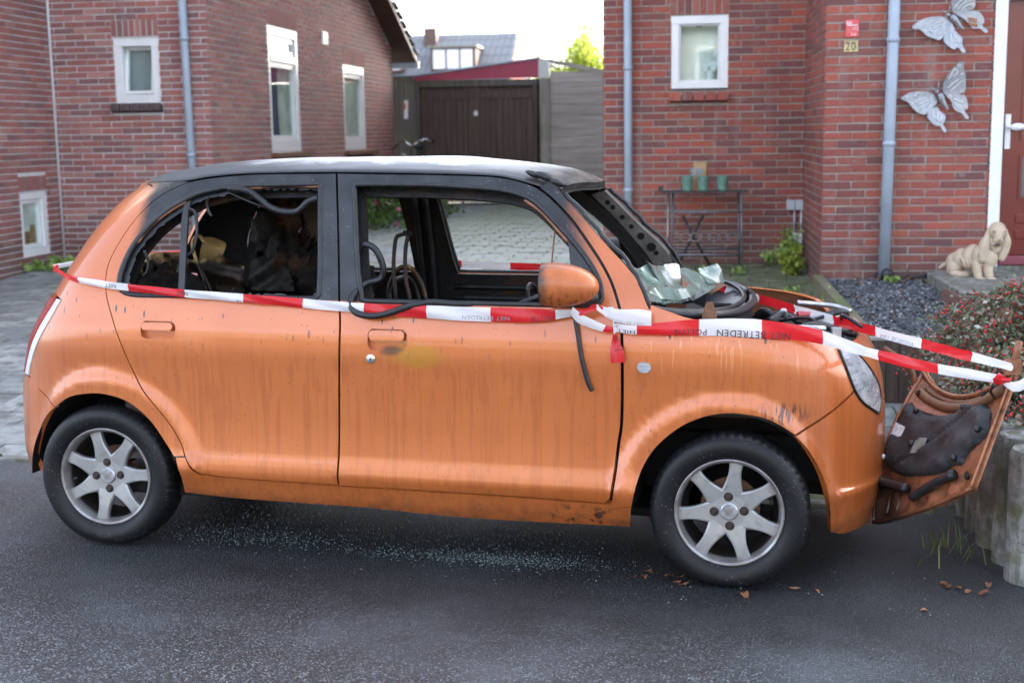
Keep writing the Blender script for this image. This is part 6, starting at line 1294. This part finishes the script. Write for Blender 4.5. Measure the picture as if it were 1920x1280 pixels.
# socket boxes
so_=thing('socket_box','grey double outdoor socket on the wall above the weeds','socket',tuple(H(3.13,VR,.9))); fr=(np.zeros(3),HE,HZ,-HN)
for i in (0,1):
    mb=MB(); mb.prism([(-.072+i*.075,-.045),(-.001+i*.075,-.045),(-.001+i*.075,.045),(-.072+i*.075,.045)],.002,.055,fr); mb.build('cover',M['grey'],so_,bevel=.006)
mb=MB(); mb.tube([tuple(-HN*-.0+HZ*z-HN*.02) for z in (-.045,-.245)],.009,8); mb.build('conduit',M['grey'],so_)
jb=thing('junction_box','pale square junction box below the grey socket','junction box',tuple(H(3.155,VR,.60))); mb=MB(); mb.prism([(-.045,-.05),(.045,-.05),(.045,.05),(-.045,.05)],.002,.05,fr); mb.build('box',M['pale'],jb,bevel=.010); mb=MB(); mb.tube([tuple(HZ*z-HN*.02) for z in (-.05,-.19)],.012,8); mb.build('conduit',M['pale'],jb)
dp=MB().tube([H(3.19,VR-.012,.93),H(3.19,VR-.012,.66)],.008,8); tag(dp.build('lead_strip',M['white'],None),'white cable strip in the brick corner beside the socket','cable')
# table with pots and paper bag
TZ=float(zg(2.0,6.5)); tb=thing('metal_table','narrow dark metal folding table with scroll work against the brick wall','table',tuple(H(2.325,6.38,TZ))); zt=1.045-TZ
def hv(u,v,z): return HE*u+HN*v+HZ*z
mb=MB(); mb.prism([(-.38,-.13),(.375,-.13),(.375,.15),(-.38,.15)],zt-.014,zt,(np.zeros(3),HE,HN,HZ)); mb.build('table_top',M['darkmetal'],tb)
mb=MB(); mb.box(hv(-.385,.0,zt+.02),(.03,.05,.05),rotz(.3)); mb.build('top_catch',M['darkmetal'],tb)
for u,v0,v1,m_ in ((-.315,-.11,-.19,'woodP'),(.315,-.11,-.12,'greymetal'),(-.28,.12,.16,'greymetal'),(.30,.12,.16,'greymetal')): MB().tube([hv(u,v0,zt-.014),hv(u*1.04,v1,0)],.010,8).build('leg',M['greymetal'] if m_!='woodP' else M['steel'],tb)
for z,v in ((zt-.18,-.125),(.13,-.17),(.16,.12)): MB().tube([hv(-.31,v,z),hv(.31,v,z)],.009,8).build('rail',M['greymetal'],tb)
for s in (-1,1): MB().tube([hv(-.09-.09*s*0-.14*s,.02,.02),hv(-.10,.05,.28),hv(-.10+.09*s,.06,.46)],.013,6).build('cross_brace',M['darkmetal'],tb)
for i in range(7):
    c=-.25+i*.083; MB().tube([hv(c+.055*math.cos(a),-.13,.28+.035*math.sin(a)) for a in np.linspace(0,6.283,17)[:-1]],.0045,5,closed=True).build('scroll',M['steel' if i<3 else 'greymetal'],tb)
for i,(u,v,lb) in enumerate(((-.153,-.07,'leftmost green glazed pot in front of the paper bag'),(-.015,-.08,'middle green glazed pot covering the corner of the paper bag'),(.153,-.06,'green glazed pot standing apart at the right of the table'))):
    p=thing('flower_pot',lb,'pot',tuple(H(2.325+u,6.38+v,1.045)),group='green pots on the metal table'); h_=.134
    mb=MB(); mb.lathe([(.0,0),(.034,0),(.043,.012),(.046,.05),(.050,.11),(.054,h_),(.049,h_),(.044,.105),(.0,.10)],24); mb.build('pot',M['pot'],p)
bag=thing('paper_bag','brown paper bag with blue print standing behind the green pots','paper bag',tuple(H(2.27,6.45,1.045)))
mb=MB(); n=14; V=[]
for i in range(6):
    t=i/5
    for j in range(n):
        a=2*math.pi*j/n; e=lambda c:math.copysign(abs(c)**.6,c); V.append(hv((.075-.012*t)*e(math.cos(a))+.02*t+.006*math.sin(j*3+i),(.045-.03*t)*e(math.sin(a))+.004*math.sin(j*2.3+i*2),.25*t+.008*math.sin(j*1.7)*(t>.9)))
mb.raw(V,[(i*n+j,i*n+(j+1)%n,(i+1)*n+(j+1)%n,(i+1)*n+j) for i in range(5) for j in range(n)],smooth=True); mb.build('bag',M['bag'],bag)
flat_text('59',.10,-.075,.13,(np.zeros(3),HE,HZ,-HN),.052,'cyan',bag); 
# plaster dog
dg=thing('dog_statue','cream plaster basset hound sitting on the doorstep by the red door','dog statue',tuple(H(4.27,4.55,.485)))
def dp_(X,Y,v): return hv(4.05+((1750+X/9.14)-1768)*.00376-4.27,v,.534-((400+Y/9.14)-505)*.0038-.485)
mb=MB(); rz_=rotz(HA)
def el(X,Y,v,rx,ry,rz,M_=None): mb.ball(dp_(X,Y,v),(rx,ry,rz),16,10,M=M_)
el(420,840,.13,.070,.075,.070); el(510,780,.09,.074,.075,.082,roty(.4)); el(640,735,.03,.070,.070,.098,roty(.3)); el(770,740,-.03,.066,.068,.10); el(890,740,-.06,.064,.060,.085)
el(860,560,-.04,.060,.06,.09); el(960,460,-.06,.06,.06,.07); el(1015,270,-.075,.062,.068,.062); el(1012,215,-.06,.058,.062,.048); el(1000,350,-.115,.036,.05,.048); el(1000,410,-.135,.036,.036,.022); el(1000,395,-.160,.016,.016,.012); el(985,470,-.11,.036,.04,.022); el(990,540,-.085,.036,.03,.05)
el(390,930,.10,.062,.072,.068); el(500,1045,.03,.052,.03,.026); el(400,1030,.06,.05,.05,.03)
for X,v in ((700,-.055),(880,-.075)):
    el(X,880,v,.036,.036,.075); el(X+10,980,v-.01,.030,.03,.065); el(X+25,1060,v-.015,.028,.03,.045); el(X+45,1095,v-.045,.033,.042,.020)
    for q in (-1,0,1): el(X+45+q*50,1100,v-.078,.011,.016,.015)
mb.tube(spline([dp_(330,870,.18),dp_(240,920,.20),dp_(160,980,.20)],5),np.linspace(.022,.010,11),10)
for X0,Y0,X1,Y1,X2,Y2,v in ((880,250,800,500,765,745,-.085),(1150,260,1175,450,1110,730,-.06)):
    a,b,c=dp_(X0,Y0,v+.03),dp_(X1,Y1,v-.005),dp_(X2,Y2,v-.005)
    for p,s in zip(spline([a,(a+b)/2,b,(b+c)/2,c],4),np.r_[np.linspace(.022,.040,12),np.linspace(.040,.026,5)]): mb.ball(p+np.array([0,-.012,0]),(s*.95,.015,s),10,7)
for k in range(5): mb.tube(spline([dp_(470+k*66,690+k*10,.06-.03*k),dp_(490+k*64,800,.0-.018*k),dp_(545+k*56,910,.0-.016*k)],4),.016,6)
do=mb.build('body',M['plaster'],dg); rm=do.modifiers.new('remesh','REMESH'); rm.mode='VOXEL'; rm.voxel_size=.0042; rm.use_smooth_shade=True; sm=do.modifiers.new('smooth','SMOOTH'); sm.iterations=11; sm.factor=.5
ey=MB(); ey.ball(dp_(925,262,-.132),(.011,.006,.006)); ey.ball(dp_(1092,268,-.125),(.011,.006,.006)); ey.build('eye',M['rust'],dg); mo_=MB(); mo_.ball(dp_(985,480,-.142),(.022,.010,.009)); mo_.build('mouth',M['rubber'],dg); no=MB(); no.ball(dp_(1000,395,-.172),(.015,.008,.010)); no.build('nose',simple('worn_nose',(.36,.27,.20),.5),dg)
# black sack at the foot of the drainpipe and a strip of foil along the wall
mb=MB(); r=np.random.default_rng(6); [mb.ball(H(3.675,4.90,.43)+r.normal(0,.03,3)*[1,1,.5]+[0,0,.02],(r.uniform(.03,.06),r.uniform(.03,.05),r.uniform(.025,.05)),8,6,M=rotz(r.uniform(0,3))) for _ in range(7)]; tag(mb.build('black_foil',M['plastic'],None),'crumpled black plastic round the foot of the drainpipe','plastic sheet')
mb=MB(); mb.tube(spline([H(3.80,4.92,.43),H(3.95,4.9,.45),H(4.02,4.86,.46),H(4.1,4.88,.44)],6),[.012]*9+[.03]*10,7); tag(mb.build('black_foil',M['plastic'],None),'black plastic strip lying along the foot of the wall by the doorstep','plastic sheet')
mb=MB(); mb.tube([H(3.80,4.86,.42),H(3.86,4.90,.52)],.008,6); tag(mb.build('stick',M['twig'],None),'short stick leaning in the gravel beside the drainpipe','stick')
# ------------------------------------------------------------------ yard at the back: shed, fences, bicycle, far house
SV=16.5; SZ=.43; sd_=thing('garage','weathered timber garage with dark double doors under a burgundy fascia','garage',tuple(H(-1.3,SV,SZ))); sfr=(H(0,SV)-H(-1.3,SV,SZ),HE,HZ,-HN)
def sb(name,poly,h0,h1,mat,par=sd_): mb=MB(); mb.prism(poly,h0,h1,sfr); return mb.build(name,mat,par)
bd_=sb('wall',[(-2.45,SZ),(-.1,SZ),(-.1,2.45),(-2.45,2.45)],-.9,-.10,M['woodD'])
for a,b in ((-2.27,-1.36),(-1.30,-.38)):
    lf=sb('door_leaf',[(a,SZ+.02),(b,SZ+.02),(b,2.34),(a,2.34)],-.10,-.05,M['woodD']); n=9; st_=(b-a)/n
    pm_=MB().box((0,0,0),(st_-.006,.022,1.88)).data('plank',M['woodD'])
    for i in range(n): add('plank',pm_,lf,tuple(sfr[0]+HE*(a+(i+.5)*st_)+HZ*1.385-HN*(-.036+.004*(i%2))),(0,0,HA))
    sb('ledge',[(a,2.14),(b,2.14),(b,2.27),(a,2.27)],-.03,-.005,M['woodD'],lf)
sb('meeting_strip',[(-1.37,SZ+.02),(-1.27,SZ+.02),(-1.27,2.34),(-1.37,2.34)],-.02,.012,M['woodD'])
sb('lintel',[(-2.36,2.345),(-.30,2.345),(-.30,2.45),(-2.36,2.45)],-.10,.03,M['woodB']); sb('jamb',[(-2.37,SZ),(-2.28,SZ),(-2.28,2.345),(-2.37,2.345)],-.10,.03,M['woodB']); sb('jamb',[(-.37,SZ),(-.30,SZ),(-.30,2.345),(-.37,2.345)],-.10,.03,M['woodD'])
sb('latch',[(-1.36,1.86),(-1.30,1.86),(-1.30,1.94),(-1.36,1.94)],.012,.03,M['white'])
fa=sb('fascia',[(-2.46,2.452),(-.27,2.462),(-.27,2.765),(-2.46,2.502)],-.02,.06,M['burg']); sb('roof_edge',[(-2.50,2.505),(-.25,2.77),(-.25,2.80),(-2.50,2.53)],-3.0,.09,M['zinc'])
sb('corner_board',[(-.268,2.455),(-.095,2.455),(-.095,2.755),(-.268,2.765)],-.02,.065,M['pale']); sb('corner_post',[(-.255,SZ),(-.085,SZ),(-.085,2.45),(-.255,2.45)],-.06,.055,M['woodP'])
for k in range(11): sb('mesh_strip',[(-.305,SZ+.1+k*.17),(-.262,SZ+.1+k*.17),(-.262,SZ+.24+k*.17),(-.305,SZ+.24+k*.17)],-.12,-.08,M['charflat'])
fn=thing('plank_fence','silvered horizontal plank wall to the right of the garage','fence',tuple(H(.4,SV,SZ))); ffr=(H(0,SV)-H(.4,SV,SZ),HE,HZ,-HN)
hp_=MB().box((0,0,0),(1.35,.03,.172)).data('plank',M['woodG'])
for k in range(12): add('plank',hp_,fn,tuple(ffr[0]+HE*.59+HZ*(SZ+.10+k*.176)-HN*(.0+.004*(k%3))),(0,0,HA))
MB().prism([(-.08,SZ),(1.26,SZ),(1.26,2.36),(-.08,2.5)],-.10,-.05,ffr).build('backing',M['woodB'],fn)
mb=MB(); mb.prism([(-.09,2.70),(1.3,2.36),(1.3,2.46),(-.09,2.76)],-.05,.03,ffr); mb.build('sloping_board',M['woodG'],fn)
fl_=thing('plank_fence','brown upright plank fence between the gable and the garage','fence',tuple(H(-2.9,SV-.15,SZ))); lfr=(H(0,SV-.15)-H(-2.9,SV-.15,SZ),HE,HZ,-HN)
vp=MB().box((0,0,0),(.145,.025,2.06)).data('plank',M['woodB'])
for k in range(9): add('plank',vp,fl_,tuple(lfr[0]+HE*(-3.62+k*.152)+HZ*(SZ+1.04)-HN*(.004*(k%2))),(0,0,HA))
mb=MB(); mb.prism([(-3.7,2.47),(-2.34,2.47),(-2.34,2.53),(-3.7,2.53)],-.04,.05,lfr); mb.build('cap_rail',M['woodB'],fl_)
sg_=MB(); sg_.prism([(-2.52,1.83),(-2.455,1.83),(-2.445,2.13),(-2.51,2.13)],.020,.026,(H(0,SV-.15),HE,HZ,-HN)); tag(sg_.build('notice',M['white'],None),'narrow white notice fixed to the brown plank fence','sign')
sg_=MB(); sg_.box(H(-2.5,SV-.178,2.03),(.03,.004,.09),rotz(HA)); sg_.build('print',M['signred'],bpy.data.objects['notice']).location=(0,0,0)
# bicycle
bk=thing('bicycle','black bicycle standing by the garage doors, only its handlebar above the car roof','bicycle',tuple(H(-2.22,15.35,SZ)))
def wheelm(v):
    wo=MB().tube([hv(0,v+.34*math.cos(a),.35+.34*math.sin(a)) for a in np.linspace(0,6.283,33)[:-1]],.018,8,closed=True).build('wheel',M['tyre'],bk); sp_=MB()
    for a in np.linspace(0,6.283,17)[:-1]: sp_.tube([hv(0,v,.35),hv(0,v+.33*math.cos(a),.35+.33*math.sin(a))],.0025,4,cap=False)
    sp_.build('spokes',M['steel'],wo)
wheelm(-.02); wheelm(1.08)
MB().tube([hv(0,.06,.62),hv(0,.45,.38),hv(0,.62,.85)],.017,8).build('frame',M['plastic'],bk); MB().tube([hv(0,-.02,.35),hv(0,.06,.62),hv(0,.10,.95)],.015,8).build('fork',M['plastic'],bk); MB().tube([hv(0,.45,.38),hv(0,1.08,.35),hv(0,.62,.80)],.012,8).build('rear_stay',M['plastic'],bk)
hbm=MB().tube(spline([hv(-.31,.22,.93),hv(-.24,.14,.99),hv(-.12,.10,1.03),hv(0,.08,.965),hv(.12,.10,1.03),hv(.22,.12,1.06),hv(.31,.18,1.02)],6),.012,8).build('handlebar',M['chrome'],bk)
for s,z in ((-1,.92),(1,1.01)): MB().tube([hv(s*.33,.26,z),hv(s*.25,.15,z+.06)],.018,8).build('grip',M['rubber'],bk)
MB().tube([hv(.10,.07,1.03),hv(.20,.04,1.035)],.006,6).build('brake_lever',M['alu'],bk)
sdl=MB(); sdl.ball(hv(0,.66,.93),(.08,.14,.04),12,8); sdl.build('saddle',M['rubber'],bk)
# far house with dormers and a chimney
fh=thing('far_house','distant house with grey tiled roof, dormer window and chimney above the garage','house',tuple(H(-10,63,1.0))); ofs=-H(-10,63,1.0)
mb=MB(); mb.prism([(60.5,0),(70,0),(70,3.2),(60.5,3.2)],-13.6,-6.9,(ofs,HN,HZ,-HE)); mb.v=[v for v in mb.v]
mb=MB(); mb.prism([(-13.6,0),(-7.0,0),(-7.0,3.2),(-13.6,3.2)],-70,-61,(ofs,HE,HZ,-HN)); mb.build('wall',M['brickL'],fh)
mb=MB(); mb.prism([(60.3,3.0),(65.5,6.82),(70.7,3.0)],-13.8,-6.9,(ofs,HN,HZ,HE)); rf_=mb.build('roof',M['tileF'],fh)
mb=MB(); mb.prism([(60.8,3.2),(65.5,6.70),(70.2,3.2)],-6.88,-6.84,(ofs,HN,HZ,HE)); mb.build('gable_end',M['brickL'],fh)
for u0,u1 in ((-11.0,-8.65),(-13.5,-12.45)):
    mb=MB(); mb.prism([(u0,4.75),(u1,4.75),(u1,5.92),(u0,5.92)],-65.4,-62.3,(ofs,HE,HZ,-HN)); dm=mb.build('dormer',M['soffit'],fh)
    mb=MB(); mb.prism([(u0-.12,5.92),(u1+.12,5.92),(u1+.12,6.02),(u0-.12,6.02)],-65.4,-62.1,(ofs,HE,HZ,-HN)); mb.build('dormer_roof',M['woodP'],dm)
    n=3 if u1-u0>2 else 1; w_=(u1-u0-.2)/n
    for k in range(n): mb=MB(); a=u0+.1+k*w_; mb.prism([(a+.05,4.86),(a+w_-.05,4.86),(a+w_-.05,5.82),(a+.05,5.82)],-62.3,-62.24,(ofs,HE,HZ,-HN)); mb.build('window',M['white'],dm)
mb=MB(); mb.prism([(-11.75,6.1),(-11.1,6.1),(-11.1,7.1),(-11.75,7.1)],-65.2,-64.5,(ofs,HE,HZ,-HN)); mb.build('chimney',M['soffit'],rf_)
fr2=thing('far_house','dark tiled roof corner showing behind the sunlit tree','house',tuple(H(-1.5,58,.5))); ofs=-H(-1.5,58,.5); mb=MB(); mb.prism([(55,3.2),(59,6.5),(63,3.2)],-1.0,4,(ofs,HN,HZ,HE)); mb.build('roof',M['tileF'],fr2); mb=MB(); mb.prism([(-.8,0.5),(4,.5),(4,3.3),(-.8,3.3)],-62.5,-55.3,(ofs,HE,HZ,-HN)); mb.build('wall',M['brickL'],fr2)
# the other side of the street, behind the viewer: unseen, there for the car's reflections
os_=thing('house_row','unseen grey houses across the street with tiled roof','house',(2,-34,0)); mb=MB(); mb.box((0,0,2.6),(40,8,5.2)); mb.build('wall',M['concrete'],os_); mb=MB(); mb.prism([(-4.4,5.2),(4.4,5.2),(0,9.2)],-20.3,20.3,((0,0,0),(0,1,0),(0,0,1),(1,0,0))); mb.build('roof',M['tileL'],os_)
for k in range(9):
    for z in (1.2,3.7): mb=MB(); mb.box((-17+k*4.2,4.02,z+.2),(1.9,.06,1.3)); wn=mb.build('window',M['pvc'],os_); mb=MB(); mb.box((-17+k*4.2,4.055,z+.2),(1.7,.03,1.1)); mb.build('pane',simple('dark_pane',(.03,.035,.04),.05) if not k and z<2 else bpy.data.materials['dark_pane'],wn)
hg_=thing('hedge','unseen clipped hedge in front of the houses across the street','hedge',(2,-27,0)); r=np.random.default_rng(3); P_=np.stack([r.uniform(-14,14,9000),r.uniform(-.5,.5,9000),r.uniform(.05,1.5,9000)],-1); leaves('leaves',P_,(.12,.2),M['leafH'],hg_,4,.6,'stuff'); MB().box((0,0,.7),(28,.7,1.35)).build('branches',M['bark'],hg_)
# tidy up
for o in SC.objects:
    if 'twin' in o: del o['twin']
